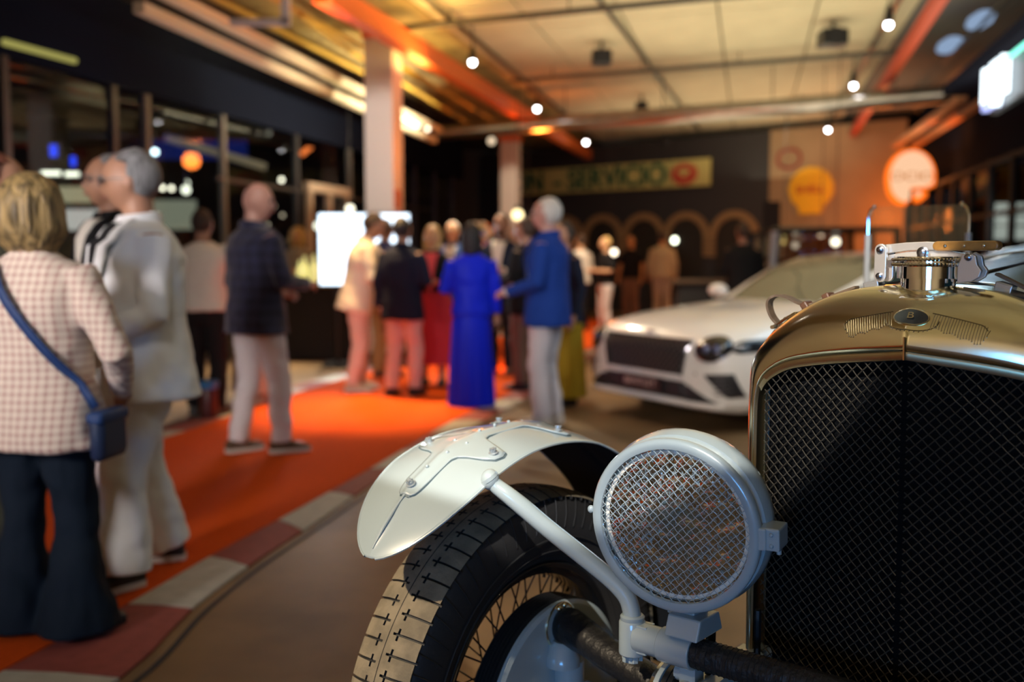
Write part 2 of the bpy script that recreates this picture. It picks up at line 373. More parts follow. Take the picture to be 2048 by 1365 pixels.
redm=mat('red_beam',(.45,.05,.02),.55)
a,b=atz(1180,338,3.92),atz(1700,296,3.92); pipe('roof_beam',a,b,.1,redm,'red steel beam above the green and yellow banner','beam',sq=(.12,.2))
a,b=atz(640,-20,3.8),atz(1190,318,3.8); pipe('roof_beam',a,b,.1,mat('orange_beam',(.75,.16,.03),.5),'orange steel beam running over the pillars to the banner','beam',sq=(.16,.22))
a,b=atz(1890,-20,3.8),atz(1690,290,3.8); pipe('roof_beam',a,b,.1,redm,'red steel beam on the right side of the ceiling','beam',sq=(.10,.14))
a,b=atz(1925,195,3.4),atz(1790,292,3.4); 
for k,(dx) in enumerate((0,.35)):
    pipe('cable_tray',a+V((dx,0,0)),b+V((dx,0,0)),.05,mat('tray',(.6,.3,.15),.5),['left of the two trays lit orange above the round orange sign','right of the two trays lit orange above the round orange sign'][k],'cable tray',sq=(.12,.08))
# light linear canopy trim over the glass front
trimm=mat('cream_aluminium',(.80,.76,.54),.45)
a,b=atz(300,-28,3.55),atz(880,262,3.55)
e1=pipe('canopy_rail',a,b,.05,trimm,'upper cream rail of the canopy over the glass front','rail',sq=(.10,.09))
a2,b2=a+V((-.10,0,-.17)),b+V((-.10,0,-.17))
e1=pipe('canopy_rail',a2,b2,.05,trimm,'lower cream rail of the canopy over the glass front','rail',sq=(.10,.09))
tube=emis('tube_light',(1,.85,.55),6)  # glowing strips added for the bright reflection along the rail
for s,t in ((.74,.86),(.62,.72)):
    c=a2.lerp(b2,s)+V((.08,0,.085)); d=a2.lerp(b2,t)+V((.08,0,.085)); tag(pipe('linear_lamp',c,d,.022,tube,'x','lamp'),'warm linear lamp on the canopy rail '+('beside the white pillar' if s>.7 else 'left of the white pillar'),'lamp')
[light('SPOT','canopy_glow',a2.lerp(b2,t)+V((.8,-.2,-.30)),a2.lerp(b2,t)+V((0,0,.1)),e_,WARM,size=.02,angle=110,blend=.5) for t,e_ in ((.34,34),(.48,60),(.60,110),(.70,170),(.82,90))]  # added spots that brighten the canopy rail
# service pipes and bracket left of the orange beam
yel=mat('yellow_conduit',(.55,.38,.06),.5)
for k,(p,q) in enumerate((((400,-20),(735,150)),((520,-20),(735,100)),((600,30),(735,125)),((800,130),(1000,250)),((795,160),(960,262)))):
    pipe('conduit',atz(*p,4.0-.04*k),atz(*q,4.0-.04*k),.03,yel,['yellow conduit nearest the canopy rail','upper yellow conduit left of the orange beam','short yellow conduit meeting the white pillar','conduit right of the white pillar, upper','conduit right of the white pillar, lower'][k],'conduit')
br=MB(); c=aty(520,45,8.6); br.box(c,(.5,.07,.05)); br.box(c+V((.22,0,.14)),(.07,.07,.3)); br.tube([c+V((.22,0,.28)),V((c.x+.22,c.y,4.2))],.02,8)
tag(br.build('angle_bracket',mat('pale_steel',(.6,.66,.7),.35),smooth=False),'pale steel angle bracket hung left of the orange beam','bracket')
# pillars
def pillar(x,y,wd,h,label):
    p=empty('pillar',(x,y,0),R(-13)); tag(p,label,'pillar'); 
    m=MB(); m.box((0,0,h/2),(wd,wd,h)); m.build('shaft',whitep,p,smooth=False,bevel=.01)
    m=MB(); m.box((0,0,h+.07),(wd*1.12,wd*1.12,.14)); m.build('capital',mat('orange_beam',(.75,.16,.03),.5),p,smooth=False,bevel=.01)
    m=MB(); m.box((0,0,.06),(wd*1.08,wd*1.08,.12)); m.build('plinth',darkm,p,smooth=False)
    return p
p1=pillar(-1.60,12.6,.37,3.98,'nearer white square pillar rising behind the bright screen')
q=MB(); q.box((.19,-.05,2.03),(.02,.18,.24)); q.build('notice_plate',mat('notice',(.5,.12,.04),.6),p1,smooth=False)
p2=pillar(-.03,21.0,.36,3.7,'farther cream pillar behind the group of guests')
# far wall
FW0=V((.2,26.0,0)); FD=V((.766,-.643,0)); FN=V((-.643,-.766,0))
def onfar(px,py):
    d=ray(px,py); n=FN; t=((FW0-V((0,0,CAMH))).dot(n))/d.dot(n); return V((0,0,CAMH))+d*t
def farframe(o): return Matrix((FD,V((0,0,1)),FN)).transposed()   # text faces -FN... columns x,y,z
def farbox(name,s0,s1,z0,z1,th,m_,parent=None,off=0,**k):
    b=MB(); c=FW0+FD*((s0+s1)/2)+FN*(off+th/2)+V((0,0,(z0+z1)/2)); b.box(c,(s1-s0,th,z1-z0),ax=(FD,FN,V((0,0,1)))); return b.build(name,m_,parent,smooth=False,**k)
def farS(px,py): return (onfar(px,py)-FW0).dot(FD)
sa=farS(1540,400); sb=farS(1770,400)
wf=farbox('wall_far',-4,sa,0,4.0,.15,mat('charcoal_wall',(.030,.031,.036),.7),off=-.15,kind='structure')
wf2=farbox('wall_far_right',sa,sb+.4,0,4.0,.15,mat('tan_wall',(.34,.24,.14),.8,noise=.15,nscale=2),off=-.10,kind='structure')
# arches
archm=mat('arch_brick',(.30,.19,.09),.7)
for k,px in enumerate((1130,1207,1289,1374,1470)):
    s=farS(px,430); top=onfar(px,431-k*2.6).z; rr=.62
    c=FW0+FD*s+V((0,0,top-rr))
    n=22; ring=MB()
    if k<5:
        rc=MB(); poly=[(rr*.72*math.cos(t),rr*.72*math.sin(t)) for t in [PI*j/20 for j in range(21)]]+[(-rr*.72,-(top-rr)+.9),(rr*.72,-(top-rr)+.9)]
        rc.prism(poly,c+FN*.01,FD,V((0,0,1)),FN,.02); o=rc.build('arch_recess',mat('arch_dark',(.02,.017,.014),.6),wf,smooth=False)
        for j in range(n+8):
            if j<n: t=PI*(j+.5)/n; ctr=c+FD*(rr*.86*math.cos(t))+V((0,0,rr*.86*math.sin(t))); xx=FD*math.cos(t)+V((0,0,math.sin(t))); yy=-FD*math.sin(t)+V((0,0,math.cos(t)))
            else:
                sd=1 if (j-n)%2 else -1; ctr=c+FD*(sd*rr*.86)+V((0,0,-.06-.1*((j-n)//2))); xx=FD; yy=V((0,0,1))
            b=MB(); b.box(V((0,0,0)),(rr*.26,.078,.06),ax=(xx,yy,FN)); b.build('arch_brick',archm,wf,smooth=False,loc=ctr+FN*.04)
# banner
byel=mat('banner_yellow',(.62,.60,.22),.7); bgrn=mat('banner_green',(.02,.14,.07),.7); bred=mat('banner_red',(.55,.09,.05),.7)
s0,s1=farS(1010,360),farS(1426,345); zt,zb=3.42,2.86
zt=onfar(1240,330).z; zb=onfar(1240,381).z
bn=farbox('banner',s0,s1,zb,zt,.03,byel,off=.10); tag(bn,'long pale yellow banner with green capital letters on the dark far wall','banner')
RM=Matrix((FD,V((0,0,1)),FN)).transposed()
def fartext(name,body,px,size,m_,parent,off,sx=1,z=None,sh=0,par_loc=None):
    p=onfar(px,356); p.z=z if z else (zb+zt)/2; p=p+FN*off
    return text(name,body,size,m_,parent,p,RM,.01,sx=sx,sh=sh)
zm=(zb+zt)/2; hh=zt-zb
for px,t_ in ((1062,'ÓN'),(1122,'-'),(1238,'SERVICIO')):
    z_=0
    fartext('lettering',t_,px,hh*1.12,bgrn,bn,.15,sx=1.0 if t_!='SERVICIO' else 1.0,z=zm-.02,sh=.018)
b=MB(); c=onfar(1375,350); c.z=zm
b.prism([(.34*math.cos(t)*(1 if math.sin(t)>0 else 1),.22*math.sin(t) if math.sin(t)>0 else .27*math.sin(t)) for t in [2*PI*j/24 for j in range(24)]],c+FN*.14,FD,V((0,0,1)),FN,.02); b.build('emblem',bred,bn,smooth=False)
b=MB(); b.prism([(-.2,.03),(0,.10),(.2,.03),(.05,-.02),(0,-.1),(-.05,-.02)],c+FN*.16,FD,V((0,0,1)),FN,.01); b.build('emblem_mark',byel,bn,smooth=False)
for px in (1190,1330,1345): 
    p=onfar(px,350); sp_=(p-FW0).dot(FD); farbox('panel_seam',sp_-.01,sp_+.01,zb,zt,.006,bgrn,bn,off=.13)
# shell sign
c=onfar(1625,378); sg=MB(); poly=[]
Rr=onfar(1670,378).x; rad=.47
for j in range(27):
    t=R(-32)+R(244)*j/26; q=1+.03*abs(math.sin(6.5*t)); poly.append((rad*q*math.cos(t),rad*.93*q*math.sin(t)))
poly+=[(-.27,-.38),(-.24,-.52),(.24,-.52),(.27,-.38)]
sg.prism(poly,c+FN*.05,FD,V((0,0,1)),FN,.05); sh_=sg.build('shell_sign',mat('sign_yellow',(.85,.50,.015),.6),smooth=False); tag(sh_,'yellow scallop-shaped sign with red capitals on the tan wall','sign')
text('lettering','SHELL',.22,mat('sign_red',(.55,.12,.02),.6),sh_,c+FN*.11+V((0,0,-.02)),RM,.006,sx=1.1,sh=.006)
for j in range(5):
    t=R(50+20*j); rg=MB(); rg.tube([c+FN*.10+FD*(.06*math.cos(t))+V((0,0,.16+.0*j)),c+FN*.10+FD*(.42*math.cos(t))+V((0,0,.40*math.sin(t)))],.006,5); rg.build('flute',MATS['sign_yellow'],sh_)
# small red ring decal above
q=MB(); cc=onfar(1580,318); q.tube([cc+FN*.05+FD*(.26*math.cos(t))+V((0,0,.2*math.sin(t))) for t in [2*PI*j/20 for j in range(20)]],.035,6,closed=True)
tag(q.build('round_sign',mat('dull_red',(.25,.03,.03),.6)),'dull red ring sign at the top of the tan wall','sign')
# orange lit helmet-like sign on a black post
Ysg=16.6; c=aty(1818,355,Ysg); k=Ysg/FPX
def pl(px,py): return ((px-1818)*k,-(py-355)*k)
out=[]
for j in range(25):
    t=R(-18)+R(210)*j/24; out.append((42*k*math.cos(t),50*k*math.sin(t)))
out+= [pl(x,y) for x,y in ((1779,378),(1785,390),(1796,400),(1808,404),(1815,398),(1816,376),(1850,374),(1858,366))]
X=V((1,0,0)); Z=V((0,0,1)); Yv=V((0,-1,0))
cx=sum(p[0] for p in out)/len(out); cy=sum(p[1] for p in out)/len(out)
so=MB(); so.prism([(cx+(p[0]-cx)*1.15,cy+(p[1]-cy)*1.12) for p in out],c,X,Z,Yv,.10); so=so.build('helmet_sign',emis('orange_rim_light',(1,.16,.01),1.6),smooth=False); tag(so,'glowing orange round sign with a notch at its lower right, on a black post','sign')
b=MB(); b.prism(out,c+Yv*.10,X,Z,Yv,.03); b.build('lit_face',emis('sign_face',(1,.60,.36),1.0),so,smooth=False)
text('lettering','OCIO',.20,emis('sign_letter',(1,.28,.06),.55),so,c+Yv*.14+V((0,0,-.0)),Matrix((X,Z,Yv)).transposed(),.004,sx=1.35)
b=MB(); b.prism([pl(x,y) for x,y in ((1826,384),(1850,383),(1850,392),(1836,405),(1829,405),(1826,398))],c,X,Z,Yv,.1); b.build('lower_piece',MATS['orange_rim_light'],so,smooth=False)
b=MB(); cc=c+V(((1832-1818)*k,-.11,-(388-355)*k)); b.sphere(cc,.05,10,6); b.build('lit_dot',MATS['sign_face'],so)
b=MB(); pp=c+V((0*k,.05,0)); b.tube([V((pp.x,pp.y,0)),V((pp.x,pp.y,c.z-.2))],.045,8); b.build('post',dark,so)
b=MB(); b.box((pp.x,pp.y,.03),(.5,.5,.06)); b.build('base',dark,so,smooth=False)
light('POINT','orange_sign_glow',c+V((0,-.5,0)),None,20,ORG,size=.3)
# right facade
FR0=V((6.35,13.8,0))
def rf(b,z,off=0): return FR0+BX*b+V((0,0,z))+V((-BX.y,BX.x,0))*off
wr=MB(); wr.box(rf(2,3.35,-.3),(.2,24,1.7),rz=ang); wr=wr.build('wall_right',mat('navy_wall',(.010,.014,.028),1,spec=.02),smooth=False,kind='structure')
b=MB(); b.box(rf(2,.2,-.15),(.2,24,.4),rz=ang); b.build('wall_base',darkm,wr,smooth=False)
b=MB(); b.box(rf(2,2.6,-2.6),(.1,24,5),rz=ang); b.build('wall_right_inner',mat('brown_room',(.07,.045,.03),.8),smooth=False,kind='structure')
wi=empty('window_2'); wi['kind']='structure'
for j in range(19):
    bb=-9+j*1.15; q=MB(); q.box(rf(bb,1.45,0),(.07,.08,2.2),rz=ang); q.build('mullion',darkm,wi,smooth=False)
    q=MB(); q.box(rf(bb+.575,1.45,-.02),(.012,1.07,2.1),rz=ang); q.build('window_pane',glassmat('facade_glass',(.6,.65,.65),.012),wi,smooth=False)
for z in (.4,1.85,2.5):
    q=MB(); q.box(rf(1.5,z,.01),(.06,21,.05),rz=ang); q.build('transom',darkm,wi,smooth=False)
yl=emis('dim_yellow_lamp',(.8,.45,.05),.12)
for k_,(px,py,wpx,hpx,Y,col,lab) in enumerate(((1955,345,34,40,17.5,yl,'dim yellow lit panel seen through the right glass front'),)):
    p=aty(px,py,Y); q=MB(); q.box(p,(wpx*Y/FPX,.05,hpx*Y/FPX)); tag(q.build('light_box',col,smooth=False),lab,'lamp')
for k_,(px,wpx) in enumerate(((2007,32),(2042,24))):
    Y=13.0; p=aty(px,443,Y); q=MB(); q.box(p,(wpx*Y/FPX,.05,72*Y/FPX)); o=q.build('light_box',emis('cool_panel',(.9,.88,.78),.85),smooth=False); tag(o,['bright white lit pane low in the right glass front, left one','bright white lit pane low in the right glass front, right one'][k_],'lit pane')
    for z in (430,452): 
        q=MB(); q.box(aty(px,z,Y-.04),(wpx*Y/FPX,.02,.025)); q.build('pane_bar',mat('grey_bar',(.3,.32,.3),.5),o,smooth=False)
    light('POINT','pane_glow',p+V((-.3,-.5,0)),None,4,WHT,size=.2)
# dark fascia and bright rounded panels high at right
b=MB(); b.box(rf(-7.5,3.35,.25),(.9,12,.12),rz=ang); b.build('trim_1',mat('navy_fascia',(.010,.013,.028),1,spec=.02),smooth=False,kind='structure')
for k_ in range(3):
    b=MB(); b.box(rf(-7.5,3.45+.12*k_,.2+.26*k_),(.03,12,.03),rz=ang); tag(b.build('fascia_rail',dark,smooth=False),['lowest','middle','highest'][k_]+' thin dark rail along the fascia above the right glass front','rail')
for k_,(p,q_) in enumerate((((1886,104),(1912,76)),((1946,56),(1976,24)))):
    a,b=atz(*p,3.75),atz(*q_,3.75); m=MB(); m.tube([a,a.lerp(b,.15),a.lerp(b,.5),a.lerp(b,.85),b],[.04,.10,.13,.10,.04],12,flat=.5)
    tag(m.build('globe_light',emis('cool_globe',(.42,.58,.85),.62)),['farther','nearer'][k_]+' cool white oval lamp under the roof at the upper right','lamp')
# illuminated name sign at right edge
SGa=aty(1970,150,8.0); 
dirS=BX
nS=V((-BX.y,BX.x,0))
def sgn(px,py):
    d=ray(px,py); t=((SGa-V((0,0,CAMH))).dot(nS))/d.dot(nS); return V((0,0,CAMH))+d*t
tl,bl=sgn(1972,150),sgn(1972,218)
sgp=MB(); L=2.6
o_=V((SGa.x,SGa.y,0)); 
sgp.box(o_-dirS*(L/2-.02)-nS*.08+V((0,0,(tl.z+bl.z)/2)),(.06,L,tl.z-bl.z+.06),rz=ang); sgo=sgp.build('light_sign',dark,smooth=False); tag(sgo,'cool white illuminated name sign at the right edge of the hall','sign')
RS=Matrix((-dirS,V((0,0,1)),nS)).transposed(); wn=emis('neon_white',(.80,.93,1.0),3.0)
zt2,zb2=tl.z,bl.z; H2=zt2-zb2
text('lettering','DAJM',H2*1.08,wn,sgo,o_-dirS*.03+V((0,0,zb2+H2*.60)),RS,.03,sx=.9,sh=.035,align='LEFT')
text('lettering','clasicos',H2*.34,emis('neon_blue',(.45,.50,.95),1.6),sgo,o_-dirS*.02+V((0,0,zb2+H2*.08)),RS,.02,sx=1.1,sh=.015,align='LEFT')
b=MB(); b.tube([o_+V((0,0,zt2)),o_-dirS*(L-.3)+V((0,0,zt2))],.018,6); b.build('tube_rim',emis('neon_green',(.25,1,.75),2),sgo)
b=MB(); b.tube([o_+V((0,0,zb2+H2*.2)),o_+V((0,0,zt2))],.018,6); b.build('tube_rim',emis('neon_cyan',(.3,.7,1),2),sgo)
light('AREA','name_sign_glow',o_-dirS*1.0+nS*.3+V((0,0,zt2-.2)),o_-dirS*1.0+nS*3+V((0,0,0)),22,(.5,.75,1),size=2,size_y=.5)
# pendant lamps
blb=emis('cool_bulb',(1,.93,.93),22)
lampn=0
def pend(px,py,lab,z=3.72):
    p=atz(px,py,z); e=empty('pendant_lamp',(p.x,p.y,z)); tag(e,lab,'lamp','ceiling lamps in two rows')
    m=MB(); m.sphere((0,0,0),.036,12,8); m.build('bulb',blb,e)
    m=MB(); m.lathe([(.02,.02),(.05,.02),(.045,.10),(.03,.17),(.02,.20)],(0,0,0),(0,0,1),14); m.build('housing',dark,e)
    m=MB(); m.tube([(0,0,.2),(0,0,4.16-z)],.008,6); m.build('cord',dark,e)
for k_,(x,y) in enumerate(((945,125),(1074,218),(1172,285),(1229,326))): pend(x,y,['nearest','second','third','farthest'][k_]+' white lamp in the left row under the cream ceiling')
for k_,(x,y) in enumerate(((1777,50),(1707,172),(1656,260),(1628,307))): pend(x,y,['nearest','second','third','farthest'][k_]+' white lamp in the right row under the cream ceiling')
for k_,(x_,y_) in enumerate(((-1.45,8.0),(-2.4,3.9),(-3.3,-.3),(-4.2,-4.4),(2.9,6.2),(1.9,2.0),(.95,-2.2),(0,-6.3))):  # rows continued out of view, added for sparkle in chrome and lens
    q_=list(C.objects); pend(1000,100,['third','second','nearest'][0]+' lamp'); o_p=[o for o in C.objects if o not in q_ and o.parent is None and o.name.startswith('pendant')][0]
    o_p.location=(x_,y_,3.72); tag(o_p,['white ceiling lamp of the left row overhead, before the nearest one in view','white ceiling lamp of the left row beside the car','white ceiling lamp of the left row behind the photographer','white ceiling lamp of the left row near the rear wall','white ceiling lamp of the right row overhead, before the nearest one in view','white ceiling lamp of the right row above the vintage car','white ceiling lamp of the right row behind the photographer','white ceiling lamp of the right row near the rear wall'][k_])
for k_,((x0,y0),(x1,y1)) in enumerate((((830,-20),(1222,306)),((1815,-30),(1640,276)))):
    pipe('lamp_track',atz(x0,y0,4.08),atz(x1,y1,4.08),.02,dark,['dark track carrying the left row of ceiling lamps','dark track carrying the right row of ceiling lamps'][k_],'track',sq=(.05,.04))
pipe('lamp_track',atz(1190,-10,4.1),atz(1400,262,4.1),.02,dark,'dark track down the middle of the ceiling','track',sq=(.04,.03))
for k_,(x,y,s) in enumerate(((1203,116,1),(1665,77,1.2),(1283,215,.8),(1332,285,.8))):
    p=atz(x,y,3.95); m=MB(); m.box(p,(.26*s,.26*s,.2)); o=m.build('ceiling_speaker',dark,smooth=False,bevel=.03); tag(o,['black box speaker under the ceiling between the two pipes','black box speaker near the right row of ceiling lamps','small dark box under the ceiling above the silver duct','small dark box under the ceiling beyond the silver duct'][k_],'speaker')
    g=MB(); g.tube([V((p.x,p.y,p.z+.1)),V((p.x,p.y,4.16))],.02,8); g.build('mount',dark,o); g=MB(); g.lathe([(.08*s,0),(.09*s,.01),(.0,.012)],p+V((0,-.13*s,0)),(0,-1,0),14); g.build('speaker_cone',darkm,o)
# ---- left glass front
G0=V((-4.95,8.9,0))
nL=V((BX.y,-BX.x,0))
def gl(b,z,off=0): return G0+BX*b+V((0,0,z))+nL*off
win=empty('window_1'); win['kind']='structure'
alum=mat('grey_aluminium',(.045,.05,.055),.4); alul=mat('pale_frame',(.62,.54,.42),.5)
def glb(px,z=2): # distance along facade for pixel column
    d=ray(px,500); t=((G0-V((0,0,0))).dot(nL))/d.dot(nL); p=d*t; return (p-G0).dot(BX)
prev=-7.5
for k_,px in enumerate((-300,20,235,300,450,595,700,790,830,870,905)):
    bb=glb(px); q=MB(); q.box(gl(bb,1.95),(.07,.09,3.9),rz=ang); q.build('mullion',alum if px not in(300,450,700) else mat('light_mullion',(.16,.17,.16),.4),win,smooth=False)
    if bb>prev+.2:
        q=MB(); q.box(gl((bb+prev)/2,1.95,-.01),(.012,bb-prev-.06,3.8),rz=ang); q.build('window_pane',glassmat('shop_glass',(.80,.86,.88),.03),win,smooth=False)
    prev=bb
for z in (2.35,):
    q=MB(); q.box(gl(9,z,.0),(.05,9,.05),rz=ang); q.build('transom',alum,win,smooth=False)
q=MB(); q.box(gl(3,3.68,-.3),(.7,26,.96),rz=ang); q.build('wall_left_header',mat('navy_wall',(.010,.014,.028),1,spec=.02),smooth=False,kind='structure')
# pale door frame behind the screen
dr=empty('door_1',gl(glb(650),0)); dr['kind']='structure'; dr.rotation_euler=(0,0,ang)
for y in (-.75,.0,.75):
    q=MB(); q.box((.08,y,1.2),(.08,.12,2.4)); q.build('door_frame',alul,dr,smooth=False)
q=MB(); q.box((.08,0,2.42),(.1,1.7,.14)); q.build('door_frame',alul,dr,smooth=False)
q=MB(); q.box((.08,.37,1.2),(.01,.65,2.3)); q.build('door_pane',glassmat('shop_glass',(.80,.86,.88),.03),dr,smooth=False)
# interior behind glass
m=MB(); m.box(gl(2,2.2,-7.5),(.15,34,4.4),rz=ang); m.build('wall_left',mat('dark_room',(.035,.033,.035),.8),smooth=False,kind='structure')
m=MB(); m.box((-5,27,2.1),(16,.2,4.2)); m.build('wall_back',mat('dark_room2',(.05,.05,.045),.8),smooth=False,kind='structure')
def glow(px,py,Y,w_,h_,m_,lab,cat='lamp',name='light_box',group=None):
    if px<640: Y*=1.38
    p=aty(px,py,Y); q=MB(); k=Y/FPX
    if name=='globe_lamp':
        q.sphere(p,w_*k/2,12,8); o=q.build(name,m_)
        b=MB(); b.lathe([(w_*k*.2,0),(w_*k*.3,.02),(w_*k*.12,.08)],p+V((0,0,w_*k*.45)),(0,0,1),10); b.build('lamp_socket',dark,o)
        b=MB(); b.tube([p+V((0,0,w_*k*.5)),p+V((0,0,max(.1,4.2-p.z)))],.006,5); b.build('cord',dark,o)
    else:
        q.box(p,(w_*k,.04,h_*k)); o=q.build(name,m_,smooth=False)
        b=MB(); 
        for sx_ in (-1,1): b.box(p+V((sx_*w_*k/2,-.01,0)),(.02,.05,h_*k+.02))
        for sz in (-1,1): b.box(p+V((0,-.01,sz*h_*k/2)),(w_*k+.04,.05,.02))
        b.build('lamp_frame',dark,o,smooth=False)
    tag(o,lab,cat,group); return o
wl=emis('warm_white',(1,.93,.70),3); wl2=emis('warm_dot',(1,.85,.62),5); wb=emis('deep_blue',(.02,.07,1),1.6); cw=emis('cold_dot',(.75,.95,1),7); wdim=emis('dim_warm_dot',(.8,.6,.4),1.6)
glow(104,347,9.5,42,11,wl,'left of two bright lit strips above the blonde woman'); glow(146,349,9.5,32,11,wl,'right of two bright lit strips above the blonde woman')
glow(109,302,10,18,26,wb,'left blue lamp above the lit strips'); glow(148,323,10,14,22,wb,'lower blue lamp beside the lit strips'); glow(380,220,12,22,12,wb,'small blue lamp high behind the glass front')
glow(42,99,8,0.1,0.1,wdim,'x') if False else None
m=MB(); m.tube([aty(8,84,8.5),aty(150,122,9.6)],.03,6); tag(m.build('linear_lamp',emis('olive_tube',(.6,.55,.15),.55)),'dull yellow linear lamp high at the left edge','lamp')
m=MB(); m.tube([aty(604,308,17.2),aty(628,288,17.5)],.045,8); tag(m.build('linear_lamp',emis('orange_tube',(1,.2,.04),1.6)),'short orange tube lamp behind the glass left of the white pillar','lamp')
for k_,(px,py,s,mm,Y,lab) in enumerate(((310,304,12,cw,10.5,'cold white round lamp above the grey-haired man in white'),(325,376,9,wl2,13,'left of three warm round lamps right of the man in white'),(343,377,9,wl2,13,'middle of three warm round lamps right of the man in white'),(372,380,16,wl,12,'right of three warm round lamps right of the man in white'),(374,366,9,wl,12.5,'round lamp just above the cluster right of the man in white'),
   (472,363,8,wl2,14,'round lamp above the bald man, left one'),(563,360,9,wl2,14,'round lamp above the bald man, right one'),(548,412,7,wdim,14,'dim round lamp right of the bald man, upper'),(565,431,7,wdim,14.5,'dim round lamp right of the bald man, lower'),(535,450,7,wdim,13,'dim round lamp beside the bald man\'s collar'),
   (827,257,12,wl,17,'left of two round lamps right of the white pillar'),(855,258,8,wl2,17,'right of two round lamps right of the white pillar'),(636,452,16,wl,14,'bright round lamp at the left edge of the screen'),(983,282,14,wdim,19,'dim round lamp left of the far pillar'),
   (1350,481,12,emis('green_white',(.95,1,.75),7),23,'bright round lamp in front of the arches'),(1320,458,8,wdim,24,'dim round lamp in the third arch'),(1438,460,10,emis('pale_green',(.8,.9,.4),2.4),23,'pale green round lamp before the last arch'),(1452,443,9,emis('teal_dot',(.3,.6,.55),1.4),24,'teal round lamp before the last arch'),
   (1567,484,9,emis('lime_dot',(.9,1,.4),4),19,'lime white round lamp left of the black van'),(1642,468,13,wdim,15,'dim round lamp inside the black van'),(1671,484,16,wl,14,'bright round lamp inside the black van'),(1217,480,8,wdim,22,'dim round lamp above the far guests, left one'),(1228,505,12,wl2,22,'warm round lamp among the far guests'),(1056,447,9,wl,16,'round lamp left of the white-haired man'),(1035,430,22,emis('lamp_yellow',(1,.8,.4),3),16,'large yellow round lamp behind the bearded man'),(700,418,16,wl,15,'bright round lamp above the screen'))):
    glow(px,py,Y,s,s,mm,lab,name='globe_lamp')
# glowing panels stand in for the lit bar back and shop fronts
glow(150,390,11,230,34,emis('lit_canopy',(.75,.62,.36),.55),'long cream lit canopy band behind the blonde woman','lit band')
glow(170,440,11.5,150,44,emis('lit_shop',(.85,.75,.66),.7),'pale lit shop front behind the two men','lit band')
glow(330,430,12.5,130,60,emis('lit_shop2',(.50,.48,.33),.45),'dim lit shop front right of the man in white','lit band')
glow(390,300,13.5,210,40,emis('blue_band',(.01,.02,.16),.5),'deep blue lit band high behind the glass','lit band')
glow(535,480,13.0,40,26,emis('blue_screen',(.10,.25,.5),.8),'small blue screen behind the bald man','screen')
glow(560,690,15,1,1,wdim,'x') if False else None
for k_,(p,q,mm) in enumerate((((330,275),(530,335),'pale_beam'),((600,245),(680,275),'pale_beam'),((440,205),(590,250),'rust_beam'))):
    pipe('inner_beam',aty(*p,16.5),aty(*q,17.5),.05,mat(mm,(.5,.42,.3) if mm=='pale_beam' else (.25,.10,.05),.6),['pale beam behind the glass above the bald man','short pale beam behind the glass beside the white pillar','rust coloured beam high behind the glass'][k_],'beam',sq=(.12,.12))
light('SPOT','shop_spot',(-5.5,13,3.6),(-5,13.5,2.0),60,WARM,size=.1,angle=120,blend=.6)
# bar counter
cb=hgt=None
c0=atz(618,722,0)
bar=empty('bar_counter',(c0.x,c0.y+.3,0),R(-6)); tag(bar,'bar counter draped in black cloth left of the screen','counter')
m=MB(); m.box((0,0,.47),(1.75,.65,.94)); m.build('cloth_drape',mat('black_cloth',(.012,.012,.015),.85,bump=.4,bscale=6),bar,smooth=False,bevel=.04)
m=MB(); m.box((0,0,.965),(1.85,.72,.05)); m.build('counter_top',mat('brass_top',(.45,.30,.08),.35,metal=.6),bar,smooth=False,bevel=.01)
gm=glassmat('drink_glass',(.95,.9,.7),.35); yd=mat('amber_drink',(.9,.75,.2),.1,emit=.35,ecol=(.95,.8,.3))  # glow of the lit drinks is put into the material
def drink(x,y,z,lab,mm=None,h=.14,par=None):
    e=MB(); e.lathe([(.03,0),(.03,.004),(.004,.008),(.004,h*.4),(.02,h*.5),(.036,h*.75),(.033,h)],(0,0,0),(0,0,1),14,caps=False); o=e.build('drink_glass',gm,loc=(x,y,z))
    b=MB(); b.lathe([(.004,h*.42),(.02,h*.52),(.034,h*.75),(.0,h*.76)],(0,0,0),(0,0,1),12,caps=False); b.build('drink',mm or yd,o)
    tag(o,lab,'glass'); return o
cz=bar.location
for k_,dx in enumerate((-.45,-.25,.15,.4,.55)):
    drink(cz.x+dx*1.2,cz.y-.1,.99,['leftmost','second','third','fourth','rightmost'][k_]+' stemmed glass on the black-draped bar',h=.18)
for k_,(px,h) in enumerate(((610,.34),(628,.36),(600,.28))):
    p=aty(px,560,cz.y+.12); b=MB(); b.lathe([(.045,0),(.047,h*.55),(.02,h*.75),(.015,h)],(p.x,p.y,.99),(0,0,1),14); o=b.build('bottle',mat('lit_bottle',(.85,.9,.35),.1,emit=.5,ecol=(.9,.95,.45))); tag(o,['tall lit yellow bottle on the bar left of the screen','tall lit yellow bottle touching the screen edge','shorter lit bottle on the bar'][k_],'bottle')  # bottle glow is emission in the material
    b=MB(); b.lathe([(.017,0),(.017,.03)],(p.x,p.y,.99+h),(0,0,1),10); b.build('bottle_cap',dark,o)
